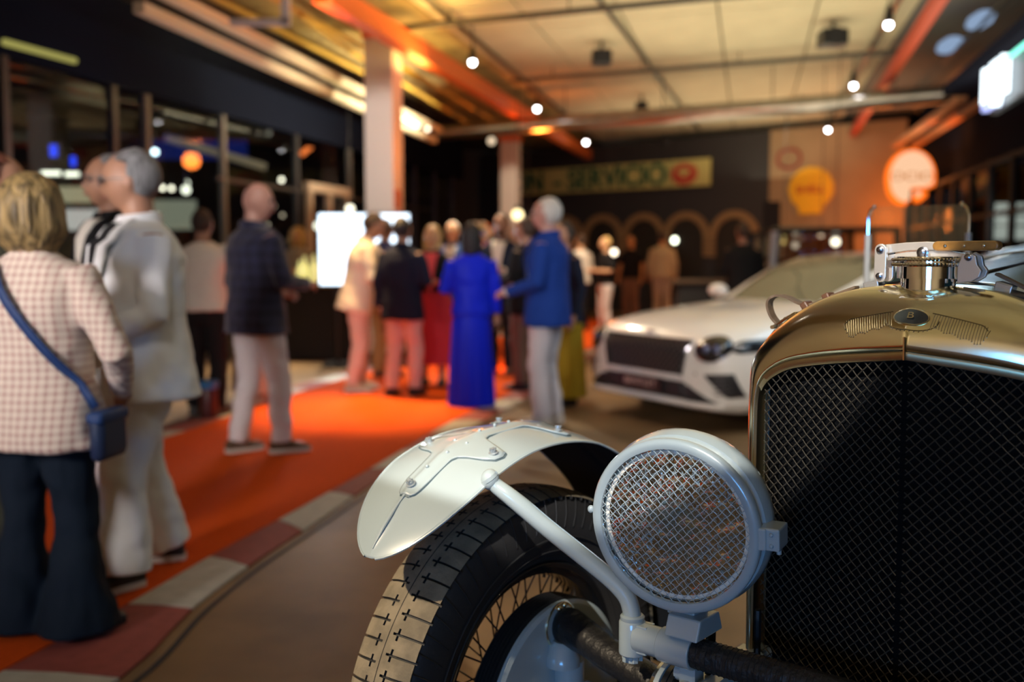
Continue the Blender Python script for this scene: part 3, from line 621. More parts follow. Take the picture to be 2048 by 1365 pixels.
# bright screen
sY=11.9; p0,p1_=aty(640,570,sY),aty(818,428,sY)
scr=MB(); scr.box(((p0.x+p1_.x)/2,sY+.04,(p0.z+p1_.z)/2),(p1_.x-p0.x+.03,.06,p1_.z-p0.z+.03)); scr=scr.build('display_screen',dark,smooth=False); tag(scr,'large glowing white screen behind the man in cream','screen')
m=MB(); m.box(((p0.x+p1_.x)/2,sY,(p0.z+p1_.z)/2),(p1_.x-p0.x,.03,p1_.z-p0.z)); m.build('screen_panel',emis('screen_white',(.72,.86,1),3.2),scr,smooth=False)
for sx_ in (-.35,.35):
    m=MB(); m.tube([((p0.x+p1_.x)/2+sx_,sY+.06,p0.z),((p0.x+p1_.x)/2+sx_,sY+.06,.02)],.025,8); m.build('leg',dark,scr)
m=MB(); m.box(((p0.x+p1_.x)/2,sY+.06,.02),(1.0,.5,.04)); m.build('base',dark,scr,smooth=False)
light('AREA','screen_glow',((p0.x+p1_.x)/2,sY-.1,(p0.z+p1_.z)/2),((p0.x+p1_.x)/2,sY-2,1),40,(.85,.93,1),size=.9,size_y=.7)
# flower vase / foliage behind group
fv=empty('flower_arrangement',(-.45,16.0,0)); tag(fv,'tall pale flower arrangement behind the group of guests','flowers')
m=MB(); m.lathe([(.12,0),(.14,.1),(.07,.5),(.06,1.1),(.14,1.2)],(0,0,0),(0,0,1),16); m.build('vase',mat('vase',(.5,.5,.5),.3),fv)
for k_ in range(46):
    t=rnd.uniform(0,2*PI); r=rnd.uniform(.02,.34); h=1.3+rnd.uniform(0,.55); m=MB(); m.sphere((r*math.cos(t),r*math.sin(t),h),(.055,.055,.04),7,4); m.build('blossom',[mat('petal_w',(.8,.75,.6),.8),mat('petal_o',(.8,.2,.05),.8),mat('petal_y',(.7,.7,.2),.8),mat('petal_b',(.15,.2,.6),.8)][k_%4 if k_%3 else 0],fv)
# far dark banner with vertical lettering
vb=MB(); p=aty(1530,480,17.4); vb.box((p.x,17.4,1.15),(.30,.05,2.25)); vb=vb.build('roll_up_banner',mat('black_banner',(.015,.014,.016),.7),smooth=False); tag(vb,'black upright banner with vertical white letters beside the tan wall','banner')
vb.location=(.10,0,0)
text('lettering','BENTLEY',.20,mat('white_print',(.75,.70,.70),.6),vb,(p.x-.02,17.36,1.38),Matrix((V((0,0,-1)),V((1,0,0)),V((0,-1,0)))).transposed(),.004,sx=.75,sh=.004)
m=MB(); m.box((p.x,17.4,.03),(.4,.3,.06)); m.build('base',dark,vb,smooth=False)
# bronze table at far end
tb=empty('side_table',(aty(1420,600,17).x,17.2,0)); tag(tb,'black low table in front of the arches right of the beige-shirted guest','table')
m=MB(); m.box((0,0,.9),(1.3,.6,.05)); m.build('table_top',mat('table_brown',(.12,.08,.05),.4),tb,smooth=False)
m=MB(); m.box((0,0,.44),(1.1,.5,.86)); m.build('table_body',darkm,tb,smooth=False)

m=MB(); m.box((1,-7.6,2.1),(20,.2,4.2)); m.build('wall_near',mat('cream_wall',(.74,.68,.52),.8),smooth=False,kind='structure')  # unseen wall added for the brass to reflect

m=MB(); m.box((-5.3,-2.0,2.1),(.2,11,4.2)); m.build('wall_left_near',MATS['cream_wall'],smooth=False,kind='structure')  # added unseen, a pale surface for the shell's left side to mirror
# ---------------------------------------------------------------- veteran car (local frame: x = its right, image left; y = forward; z up)
car=empty('vintage_car',(.594,1.5,0),R(140)); tag(car,'pale blue-grey open vintage car with a brass radiator shell and wire-mesh headlamp','car')
paint=mat('grey_blue_paint',(.38,.46,.485),.28,coat=.9,noise=.05,nscale=3)
brass=mat('pale_brass',(.90,.84,.62),.15,metal=1,noise=.10,nscale=5,bump=.03,bscale=5)
brass2=mat('dull_brass',(.42,.34,.20),.30,metal=1)
nick=mat('nickel',(.80,.75,.68),.36,metal=.75); chrome=mat('chrome',(.88,.87,.84),.07,metal=1)
blackm=mat('black_enamel',(.008,.009,.011),.25,coat=.5); rub=mat('black_rubber',(.018,.018,.019),.62,bump=.05,bscale=120)
rubd=mat('dusty_rubber',(.25,.205,.135),.85,noise=.35,nscale=28,bump=.15,bscale=150)
# radiator shell
half=[(.282,.42),(.286,.70),(.289,.95),(.290,1.03),(.289,1.085),(.285,1.13),(.262,1.168),(.225,1.203),(.172,1.236),(.11,1.257),(.05,1.265),(0,1.267)]
rimh=[(.269,.42),(.269,.70),(.269,.95),(.269,1.03),(.267,1.07),(.259,1.098),(.240,1.118),(.205,1.136),(.150,1.148),(.09,1.157),(.04,1.163),(0,1.168)]
def dens(h):
    P=smooth_pts([V((a,z,0)) for a,z in h],5); L=[V((-p.x,p.y,0)) for p in reversed(P[:-1])]; return P+L
OUT=dens(half); RIM=dens(rimh)
def yf(a): return -.050*abs(a)/.262
def shell(i,t):
    r,o=RIM[i],OUT[i]
    # t 0 rim front .. .7 outer edge .. 1 back
    if t<=.62:
        k=t/.62; s=math.sin(k*PI/2); c=1-math.cos(k*PI/2)
        a=lerp(r.x,o.x,s); z=lerp(r.y,o.y,s); y=lerp(yf(r.x),-.085,c)
    else:
        k=(t-.62)/.38; a=o.x*(1+.012*k); z=o.y+.002*k; y=lerp(-.085,-.155,k)
    return V((a,y,z))
m=MB(); NR=len(OUT)-1; m.grid(lambda u,v: shell(round(u*NR),v),NR,22)
rs=m.build('radiator_shell',brass,car,solid=.002,auto=60)
bvh=BVHTree.FromPolygons([V(p) for p in m.v],m.f)
# lip round the mesh opening
m=MB(); n_=len(RIM)
def lip(i,t):
    r=RIM[i]; p=RIM[max(i-1,0)]; q=RIM[min(i+1,n_-1)]; d=(q-p).normalized(); nn=V((-d.y,d.x,0)) if True else 0
    inn=V((r.x,r.y,0))+nn*.0
    prof=[(0,.000),(.003,.0015),(.010,-.001),(.011,-.008),(.010,-.03)]
    s_,f_=prof[t]; k=1-(s_*.45)/.262
    zz=r.y-(s_*1.3 if r.y>1.09 else 0)
    return V((r.x*k,yf(r.x)+f_,zz))
I=[[m.av(lip(i,t)) for t in range(5)] for i in range(n_)]
for i in range(n_-1):
    for t in range(4): m.af((I[i][t],I[i+1][t],I[i+1][t+1],I[i][t+1]))
m.build('opening_lip',brass2,rs)
m=MB(); m.tube([(0,.002,1.155),(0,.0035,1.19)],.002,6); m.build('centre_seam',brass,rs)
# radiator core + woven stoneguard
zr=[(p.x,p.y) for p in RIM]
def rimz(a):
    a=abs(a); best=1.168
    P=[p for p in RIM if p.x>=0]
    for p,q in zip(P,P[1:]):
        lo,hi=min(p.x,q.x),max(p.x,q.x)
        if lo<=a<=hi and hi>lo+1e-6: return lerp(p.y,q.y,(a-p.x)/(q.x-p.x)) if abs(q.x-p.x)>1e-6 else p.y
    return 1.1
m=MB()
for sd in (-1,1):
    def cf(u,v):
        a=sd*.256*u; return V((a,yf(a)-.035,lerp(.44,rimz(a)-.004,v)))
    m.grid(cf,12,8)
core=m.build('radiator_core',mat('core_black',(.0025,.003,.004),.8,spec=.08,bump=.3,bscale=200),rs)
m=MB(); gp=.0125; seg=gp/2
wire=MB()
for sd in (-1,1):
    for fam in (-1,1):
        for k in range(-70,160):
            # line: a*cos45 + fam*z*sin45 = k*gp  ;  walk along it
            c0=k*.01768
            pts=[]; 
            j=1; a=.00442
            while a<=.254:
                z=c0+.4420 - a if fam>0 else c0+.4420-.2652 + a
                if .44<z<rimz(a)-.006:
                    w_=.0012*math.cos(PI*j/2)*fam
                    pts.append(V((sd*a,yf(a)-.006+w_,z)))
                elif pts: break
                a+=.00442; j+=1
            if len(pts)>2: wire.tube(pts,.00105,4,caps=False)
o=wire.build('stoneguard_wires',mat('bronze_wire',(.07,.06,.045),.5,metal=.5),rs,kind='stuff')
# filler cap
fc=MB(); c0=(-.002,-.092,0)
def L_(prof,mm,name,par,n=40): b=MB(); b.lathe(prof,c0,(0,0,1),n); return b.build(name,mm,par,auto=30)
neck=L_([(.058,1.243),(.062,1.247),(.056,1.252),(.041,1.255),(.0405,1.277),(.046,1.277),(.046,1.296),(.040,1.298)],chrome,'filler_neck',car)
neck['label']='bright nickel filler neck with a quick-release cap'
kn=MB()
for k in range(60):
    t=2*PI*k/60
    for zz in (1.299,1.3065): kn.sphere(V((.0525*math.cos(t),-.092+.0525*math.sin(t)-0,zz))+V((c0[0],0,0)),.0032,6,4)
kn.lathe([(.03,1.295),(.0515,1.2955),(.0525,1.303),(.0515,1.311),(.02,1.3135)],c0,(0,0,1),40)
kn.build('knurled_cap',chrome,neck)
def plate(name,pts,y0,th,mm,par,bev=.0012):
    b=MB(); b.prism(pts,(0,y0,0),V((1,0,0)),V((0,0,1)),V((0,1,0)),th); return b.build(name,mm,par,smooth=False,bevel=bev)
def stadium(p,q,r,n=8,r2=None):
    p,q=V((*p,0)),V((*q,0)); r2=r2 or r; d=(q-p).normalized(); a0=math.atan2(d.y,d.x); o=[]
    for k in range(n+1): t=a0+PI/2+PI*k/n; o.append((p.x+r*math.cos(t),p.y+r*math.sin(t)))
    for k in range(n+1): t=a0-PI/2+PI*k/n; o.append((q.x+r2*math.cos(t),q.y+r2*math.sin(t)))
    return o
Yc=-.092+.014
for dy in (0,-.034):
    plate('hinge_link',stadium((.066,1.280),(.066,1.322),.0095),Yc+dy,.009,nick,neck)
    plate('latch_lug',[(-.062,1.272),(-.052,1.270),(-.052,1.296),(-.058,1.314),(-.067,1.318),(-.077,1.312),(-.080,1.298),(-.086,1.290),(-.083,1.280),(-.072,1.273)],Yc+dy,.009,nick,neck)
plate('latch_lever',[(.066,1.315),(.072,1.322),(.066,1.330),(.03,1.3335),(.0,1.3345),(-.02,1.3335),(-.02,1.3215),(.0,1.3215),(.03,1.3205)],Yc-.022,.018,nick,neck)
gr=plate('wooden_grip',stadium((-.018,1.3275),(-.099,1.3275),.0075),Yc-.026,.026,mat('varnished_wood',(.42,.20,.045),.3,coat=.6,noise=.35,nscale=60),neck,bev=.003); gr['label']='varnished wooden grip with three rivets'
for xx in (-.030,-.058,-.086):
    b=MB(); b.sphere((xx,Yc+.001,1.3275),(.0028,.0016,.0028),10,6); b.build('grip_rivet',chrome,gr)
plate('clamp_bar',[(.064,1.304),(.030,1.309),(.0,1.3135),(-.030,1.309),(-.064,1.302),(-.070,1.307),(-.064,1.315),(-.030,1.320),(.0,1.322),(.03,1.319),(.062,1.313)],Yc-.024,.016,nick,neck)
for (xx,zz,rr) in ((.066,1.280,.0065),(.066,1.322,.0065),(.001,1.3175,.0072),(-.067,1.310,.0065)):
    b=MB(); b.lathe([(rr*1.25,0),(rr*1.25,.002),(rr*.9,.003),(rr*.85,.006),(rr*.4,.008)],(xx,Yc+.006,zz),(0,1,0),16); b.build('pivot_pin',mat('steel_pin',(.35,.36,.42),.25,metal=1),neck)
b=MB(); b.tube([(.001,Yc-.01,1.300),(.001,Yc-.01,1.316)],.009,12); b.build('centre_boss',nick,neck)
# winged emblem laid on the shell
N_=V((0,.72,.69)).normalized(); EX=V((-1,0,0)); EW=EX.cross(N_)*-1
if EW.z<0: EW=-EW
base=V((-.004,-.010,1.222))
def onshell(X,W,off=.0008):
    o=base+EX*X+EW*W+N_*.15; h=bvh.ray_cast(o,-N_)
    return (h[0]+N_*off) if h[0] is not None else base+EX*X+EW*W
emb=MB(); emb.sphere(onshell(0,0),.0005,6,4)
emb=empty('winged_emblem',parent=car)
def strip(P,wd,m_,name,par,off=.0018,n=8):
    b=MB(); 
    for k in range(n+1):
        t=k/n; x=lerp(P[0][0],P[1][0],t); y=lerp(P[0][1],P[1][1],t)
        q0=onshell(x,y-wd/2,off); q1=onshell(x,y+wd/2,off); b.av(q0); b.av(q1)
    for k in range(n): b.af((2*k,2*k+2,2*k+3,2*k+1))
    o=b.build(name,m_,par,solid=.0006); return o
eng=mat('engraved_brass',(.16,.13,.08),.35,metal=1)
def wtop(X): return .010-.10*max(0,X-.03)-.9*max(0,X-.10)
def wbot(X): return -.012-.16*(X-.028)+.0035*abs(math.sin((X-.028)*150))+1.6*max(0,X-.098)
for sd in (-1,1):
    for k in range(23):
        X=.029+.0038*k
        if wtop(X)-wbot(X)<.003: continue
        P=[onshell(sd*(X+.35*(q/6)*.012),lerp(wbot(X),wtop(X),q/6),.0015) for q in range(7)]
        b=MB(); b.tube(P,[.0006]*7,4); b.build('feather',eng,emb)
        b=MB(); b.sphere(onshell(sd*X,wbot(X)-.001,.0018),.0014,6,4); b.build('wing_bead',chrome,emb)
    b=MB(); b.tube([onshell(sd*(.029+.0043*q),wtop(.029+.0043*q),.0015) for q in range(19)],.0007,4); b.build('wing_edge',eng,emb)
b=MB(); b.tube([onshell(.040*math.cos(t),.0185*math.sin(t)-.001,.0015) for t in [PI+PI*k/20 for k in range(21)]],.0008,5); b.build('tail_edge',eng,emb)
for k in range(15):
    t=PI*1.12+PI*.76*k/14; b=MB(); b.sphere(onshell(.040*math.cos(t),.021*math.sin(t),.0018),.0013,6,4); b.build('wing_bead',chrome,emb)
b=MB(); ov=[(.026*math.cos(t),.0125*math.sin(t)) for t in [2*PI*k/28 for k in range(28)]]
ci=b.av(onshell(0,0,.0030)); ii=[b.av(onshell(x,y,.0030)) for x,y in ov]
for k in range(28): b.af((ci,ii[k],ii[(k+1)%28]))
b.build('oval_ground',mat('badge_dark',(.03,.035,.03),.3,coat=.5),emb)
b=MB(); b.tube([onshell(x,y,.0030) for x,y in ov],.0012,6,closed=True); b.build('oval_ring',brass,emb)
text('lettering','B',.017,brass,emb,onshell(0,0,.0046),Matrix((EX,EW,N_)).transposed(),.0006,sx=1.2)
# leather straps over the bonnet edge
lea=mat('brown_leather',(.16,.105,.065),.55,bump=.2,bscale=90,noise=.25,nscale=30)
def band(P,wd,th,name,par,mm=lea,ydir=V((0,1,0))):
    P=smooth_pts([V(p) for p in P],6); b=MB(); 
    for i,p in enumerate(P):
        d=(P[min(i+1,len(P)-1)]-P[max(i-1,0)]).normalized(); nn=d.cross(ydir).normalized()
        for a_,c_ in ((-1,-1),(1,-1),(1,1),(-1,1)): b.av(p+ydir*(a_*wd/2)+nn*(c_*th/2))
    for i in range(len(P)-1):
        for k in range(4): b.af((4*i+k,4*i+(k+1)%4,4*i+4+(k+1)%4,4*i+4+k))
    b.af((3,2,1,0)); q=4*(len(P)-1); b.af((q,q+1,q+2,q+3)); return b.build(name,mm,par,auto=50)
yb=-.165
strap=empty('bonnet_strap',parent=car)
def bz(P): return [(a*1.012,yb,z+.007) for a,z in P]
band(bz([(.312,1.04),(.308,1.12),(.296,1.148),(.278,1.172)]),.026,.003,'strap_tail',strap)
band(bz([(.270,1.176),(.288,1.194),(.296,1.214),(.293,1.227),(.279,1.234),(.26,1.231),(.240,1.222),(.222,1.219),(.20,1.225),(.177,1.236),(.137,1.252)]),.022,.0042,'strap_loop',strap)
band(bz([(.254,1.184),(.231,1.205),(.204,1.217),(.168,1.233),(.130,1.244),(.106,1.252)]),.022,.0035,'strap_top',strap)
band(bz([(.106,1.252),(.066,1.262),(.02,1.267),(-.029,1.266),(-.065,1.260),(-.097,1.251),(-.16,1.230),(-.24,1.19)]),.020,.003,'strap_top',strap,mm=mat('dark_strap',(.035,.028,.024),.5))
band(bz([(-.083,1.277),(-.105,1.266),(-.14,1.247),(-.20,1.215)]),.022,.004,'strap_tail',strap)
for (x,z,tl) in ((.225,1.222,.62),(.186,1.238,.48)):
    b=MB(); b.box((x,yb+.002,z),(.014,.030,.020),ax=(V((math.cos(tl),0,-math.sin(tl))),V((0,1,0)),V((math.sin(tl),0,math.cos(tl))))); b.build('keeper_loop',mat('keeper_brown',(.13,.06,.035),.4),strap,smooth=False,bevel=.003)
b=MB(); b.tube([(.286,yb+.013,1.184),(.262,yb+.013,1.200),(.245,yb+.013,1.210)],.0028,8); b.tube([(.286,yb-.014,1.184),(.286,yb+.016,1.184)],.0038,8); b.tube([(.245,yb-.012,1.210),(.245,yb+.013,1.210)],.003,8); b.tube([(.264,yb+.012,1.201),(.262,yb-.012,1.199)],.0022,8)
b.build('buckle',chrome,strap)
for x,z,t_ in ((.107,1.262,.22),(-.098,1.262,-.30)):
    b=MB(); b.box((x,yb+.004,z),(.026,.034,.016),ax=(V((math.cos(t_),0,-math.sin(t_))),V((0,1,0)),V((math.sin(t_),0,math.cos(t_))))); b.build('strap_clip',mat('clip_steel',(.62,.66,.72),.25,metal=.8),strap,smooth=False,bevel=.002)
# bonnet, scuttle, body
def bon(u,v,sec=None):
    y=lerp(-.15,-1.15,v); i=u*NR; o=OUT[min(int(round(i)),NR)]
    a=o.x*lerp(1.0,1.34,v**1.1); z=.45+(o.y-.45)*lerp(1.0,1.075,v)-.004
    return V((a,y,z))
m=MB(); m.grid(bon,NR,10); m.build('bonnet',paint,car,solid=.002,auto=60)
m=MB(); m.tube([(0,-.16,1.266),(0,-.65,1.292),(0,-1.15,1.325)],.006,8); m.build('bonnet_hinge',chrome,car)
m=MB()
def scut(u,v):
    o=OUT[min(int(round(u*NR)),NR)]; y=lerp(-1.15,-1.6,v); k=lerp(1.34,1.75,v); a=o.x*k; z=.45+(o.y-.45)*lerp(1.075,1.11,math.sin(v*PI/2))
    return V((a,y,z))
m.grid(scut,NR,6); m.build('scuttle',paint,car,solid=.002,auto=60)
m=MB()
def body(u,v):
    y=lerp(-1.6,-3.1,v); t=u; a=lerp(-.53,.53,0)
    pts=[(.53,1.0),(.55,.8),(.54,.6),(.5,.45),(-.5,.45),(-.54,.6),(-.55,.8),(-.53,1.0)]
    i=u*7; k=min(int(i),6); f=i-k; a=lerp(pts[k][0],pts[k+1][0],f); z=lerp(pts[k][1],pts[k+1][1],f)
    return V((a*(1-.35*v**3),y,z-.02*v))
m.grid(body,21,8); m.build('body_tub',paint,car,solid=.01)
m=MB()
for sd in (-1,1): m.box((sd*.30,-1.4,.50),(.06,3.4,.12))
m.build('chassis_rail',blackm,car,smooth=False)
# aero windscreen on the driver's side
ws=empty('aero_screen',parent=car)
b=MB(); zz0,zz1=1.335,1.452; a0,a1=.275,.545; rc=.028; poly=[]
for (cx_,cz_,t0) in ((a1-rc,zz1-rc,0),(a0+rc,zz1-rc,90)):
    for k in range(7): t=R(t0+15*k); poly.append((cx_+rc*math.cos(t),cz_+rc*math.sin(t)))
poly+=[(a0,zz0),(a1,zz0)]
b.prism(poly,(0,-1.30,0),V((1,0,0)),V((0,0,1)),V((0,-1,0)),.005); b.build('screen_glass',glassmat('aero_glass',(.90,.93,.93),.07),ws,smooth=False)
for x in (a0,a1):
    b=MB(); b.tube([(x,-1.30,1.22),(x,-1.30,1.375)],.009,10); b.build('screen_post',mat('satin_alloy',(.50,.52,.54),.45,metal=.2),ws)
    sgn_=1 if x==a0 else -1
    b=MB(); b.tube([(x,-1.30,1.37),(x,-1.30,zz1-.03),(x+sgn_*.006,-1.30,zz1-.01),(x+sgn_*.016,-1.30,zz1)],.0045,8); b.sphere((x+sgn_*.018,-1.295,zz1),.006,8,6); b.build('screen_edge',brass if sgn_>0 else chrome,ws)
# ---- headlamp
def headlamp(par):
    yaw=R(8.0); el=R(-4)
    n=V((math.sin(yaw)*-1,math.cos(yaw),0)); n=(Matrix.Rotation(0,3,'Z')@n)
    # lamp is toed slightly: world yaw 32 deg against the car's 40
    n=V((-math.sin(R(8))*1,math.cos(R(8)),0)); n=V((n.x*math.cos(el),n.y*math.cos(el),math.sin(el)))
    c=V((.312,.144,.873)); Rr=.144
    x,y,d=frame(n)
    hl=empty('headlamp',parent=par)
    b=MB(); b.lathe([(.02,-.150),(.07,-.143),(.115,-.118),(.142,-.085),(.1515,-.056),(.1515,-.040),(.147,-.026),(.139,-.026)],c,n,56,caps=True); b.build('lamp_bowl',paint,hl,auto=35)
    b=MB(); b.lathe([(.139,-.028),(.141,-.018),(.141,-.010),(.138,-.006)],c,n,56,caps=False); b.build('brass_seam',chrome,hl)
    b=MB(); b.lathe([(.136,-.010),(.1455,-.010),(.1465,.001),(.1435,.006),(.136,.0075),(.1295,.005),(.1285,-.002),(.131,-.006)],c,n,64,caps=False); b.build('bezel_rim',paint,hl,auto=50)
    # reflector
    b=MB(); b.lathe([(.012,-.118),(.035,-.112),(.065,-.094),(.09,-.070),(.112,-.042),(.127,-.018),(.129,-.008)],c,n,48,caps=True); b.build('reflector',mat('silvered',(.80,.86,.90),.06,metal=1,bump=.35,bscale=30),hl)
    b=MB(); b.sphere(c-n*.075,.014,12,8); b.tube([c-n*.12,c-n*.085],.010,10); b.build('bulb',mat('bulb_glass',(.8,.85,.9),.05,coat=1),hl)
    b=MB(); b.lathe([(.106,-.0145),(.110,-.011),(.116,-.0125),(.119,-.008),(.125,-.007),(.128,-.010)],c,n,72,caps=False); b.build('reflector_ring',mat('cream_enamel',(.85,.80,.70),.35,coat=.4,bump=.5,bscale=60),hl)
    # fluted domed lens
    b=MB(); NU,NV=64,26
    def lens(u,v):
        t=2*PI*u; r=.126*v; X_=r*math.cos(t); Y_=r*math.sin(t)
        z=-.020+.013*(1-v*v)+.0011*abs(math.sin(X_*260))*(.6+.4*math.sin(Y_*90))+.0006*math.sin(Y_*240+X_*60)
        return c+x*X_+y*Y_+d*z
    b.grid(lens,180,60,closeu=True)
    b.build('fluted_lens',lensmat('lens_glass'),hl)
    # woven guard: two families of crimped wires at 45 degrees, bars clipped to the rim
    wm=mat('guard_wire',(.38,.46,.485),.35,coat=.4); gp=.0104; Rg=.1305
    s2=math.sqrt(.5)
    for fam in (0,1):
        for k in range(-12,13):
            o_=(k+.25)*gp
            if abs(o_)>Rg-.003: continue
            Lh=math.sqrt(Rg*Rg-o_*o_); ns=max(4,int(2*Lh/(gp/4)))
            pts=[]
            e1=(x+y)*s2 if fam==0 else (x-y)*s2; e2=(x-y)*s2 if fam==0 else (x+y)*s2
            for j in range(ns+1):
                s_=-Lh+2*Lh*j/ns; ph=PI*(s_/gp-.25)+PI*k+(PI if fam else 0)
                wob=.00075*math.cos(ph); dome=.003*(1-(s_*s_+o_*o_)/(Rg*Rg))
                pts.append(c+e1*s_+e2*(o_+.0006*math.sin(ph*1.0))+d*(.002+dome+wob))
            b=MB(); b.tube(pts,.00062,5,caps=False); b.build('guard_wire',wm,hl)
    # hinge bracket on the inner side, small knob on the outer
    s_=V((-1,0,0)); s_=(s_-n*s_.dot(n)).normalized()
    up_=n.cross(s_); up_=up_ if up_.z>0 else -up_
    b=MB(); b.box(c+s_*.158-n*.022,(.034,.046,.036),ax=(s_,n,up_)); b.box(c+s_*.146+n*.002,(.018,.006,.036),ax=(s_,n,up_)); o=b.build('hinge_bracket',paint,hl,smooth=False,bevel=.003)
    for q in (-.009,.009):
        b=MB(); b.sphere(c+s_*.163+n*.0025+up_*q,(.0035,.0035,.0035),8,6); b.build('rivet',paint,hl)
    b=MB(); b.tube([c+s_*.168-n*.020-up_*.018,c+s_*.168-n*.020-up_*.028],.004,8); b.build('hinge_pin',paint,hl)
    b=MB(); b.sphere(c-s_*.150+up_*.01,(.006,.006,.007),10,6); b.build('rim_screw',paint,hl)
    # foot
    b=MB(); b.box(c-up_*.150-n*.055,(.052,.05,.036),ax=(V((1,0,0)),V((0,1,0)),V((0,0,1)))); b.build('lamp_foot',paint,hl,smooth=False,bevel=.003)
    b=MB(); b.prism([(-.045,-.008),(.045,-.008),(.032,.026),(-.032,.026)],(.272,.088,.690),V((0,1,0)),V((0,0,1)),V((1,0,0)),.062); b.build('foot_saddle',paint,hl,smooth=False,bevel=.003)
    return hl
headlamp(car)
# ---- lamp bar, sleeves and strut
TB=(.100,.652)
bar_=MB(); bar_.tube([(.30,TB[0],TB[1]),(-.40,TB[0],TB[1])],.0255,20)
bo=bar_.build('lamp_bar',mat('wrapped_black',(.012,.012,.013),.55,bump=.4,bscale=60),car)
m=MB()
for k in range(70):
    m.tube([(.28-.0095*k+.0,TB[0]+.0257*math.sin(t),TB[1]+.0257*math.cos(t)) for t in [2*PI*j/12 for j in range(12)]],.0010,4,closed=True)
m.build('binding_cord',MATS['wrapped_black'],bo,kind='stuff')
b=MB(); b.tube([(.355,TB[0],TB[1]),(.292,TB[0],TB[1])],.030,28); b.build('bar_sleeve',paint,bo,bevel=.0015)
b=MB(); b.tube([(.405,TB[0],TB[1]),(.352,TB[0],TB[1])],.026,28); b.build('bar_sleeve',paint,bo,bevel=.0015)
st=empty('mudguard_stay',parent=car)
b=MB(); P=smooth_pts([(.632,.236,.926),(.622,.228,.910),(.600,.218,.893),(.575,.20,.868),(.545,.176,.835),(.49,.137,.782),(.450,.112,.744),(.428,.102,.718),(.419,.10,.694),(.417,.10,.680)],5)
n_=len(P); b.tube(P,[.0125+.0035*min(1,i/14)+ (.004 if i<3 else 0) for i in range(n_)],18); b.build('stay_tube',paint,st)
b=MB(); b.sphere((.630,.233,.920),(.017,.017,.019),14,8); b.build('stay_foot',paint,st)
b=MB(); b.lathe([(.0195,0),(.0215,.004),(.0215,.010),(.0185,.013)],(.417,.10,.676),(0,0,1),22); b.build('stay_collar',paint,st)
b=MB(); b.lathe([(.0225,-.062),(.0235,-.058),(.0235,-.004),(.0215,0)],(.417,.10,.680),(0,0,1),22); b.box((.395,.10,.652),(.03,.030,.05)); b.build('stay_socket',paint,st,bevel=.0015)
for t in range(5):
    a_=2*PI*t/5; b=MB(); b.box((.417+.014*math.cos(a_),.10+.014*math.sin(a_),.612),(.009,.009,.012),rz=a_); b.build('castle_nut_tooth',paint,st,smooth=False,bevel=.001)
b=MB(); b.tube([(.417,.10,.620),(.417,.10,.604)],.012,12); b.build('stay_stud',paint,st)
# friction damper and other parts under the bar
dm=empty('friction_damper',parent=car)
for k,(x,r_,mm) in enumerate(((.372,.060,chrome),(.364,.062,paint),(.352,.060,blackm),(.342,.058,blackm),(.318,.052,paint),(.300,.050,blackm))):
    b=MB(); b.tube([(x-.005,.06,.545),(x+.005,.06,.545)],r_,28); b.build('damper_disc',mm,dm,bevel=.001)
b=MB(); b.tube([(.36,.06,.545),(.29,.06,.545)],.018,14); b.tube([(.34,.075,.60),(.30,.075,.60)],.015,12); b.box((.31,.08,.60),(.03,.03,.07)); b.build('damper_hub',paint,dm)
b=MB(); b.box((.30,.0,.56),(.045,.25,.075)); b.prism([(-.10,-.03),(.14,.02),(.14,.05),(-.10,.06)],(.24,.0,.56),V((0,1,0)),V((0,0,1)),V((1,0,0)),.04); b.build('dumb_iron',paint,dm,smooth=False,bevel=.01)
b=MB(); b.tube([(.22,.02,.72),(.22,.02,.50)],.006,8); b.build('radiator_stay',blackm,car)
b=MB(); b.tube([(.29,.05,.70),(.292,.05,.60)],.009,8); b.build('wiring_conduit',blackm,car)
# ---- front wheel
WC=V((.762,-.005,.418)); RO=.425
wh=empty('front_wheel',WC,parent=car)
def tp(th,r,x): return V((x,r*math.sin(th),r*math.cos(th)))
# tyre cross-section: half width .074, height of section .105
HW=.076; Rc=RO-.088
def sec(s):  # s in -1..1 across tread -> (x, radius)
    x=s*.062; return x, RO-.010*abs(s)**2.2-.004*max(0,abs(s)-.8)*5
m=MB(); prof=[]
for k in range(25):
    t=PI*k/24 ; 
    x=HW*math.cos(t)*1.0; r=Rc-.016+ (.092)*math.sin(t)**.8 if 0<k<24 else Rc-.016
    prof.append((x,r))
prof=[( .040,.268),(.052,.280),(.068,.305),(.077,.34),(.076,.372),(.069,.396),(.060,.407),(.04,.413),(0,.415),(-.04,.413),(-.060,.407),(-.069,.396),(-.076,.372),(-.077,.34),(-.068,.305),(-.052,.280),(-.040,.268)]
m.grid(lambda u,v: tp(2*PI*u,prof[round(v*16)][1],prof[round(v*16)][0]),120,16,closeu=True)
ty=m.build('tyre_casing',rub,wh)
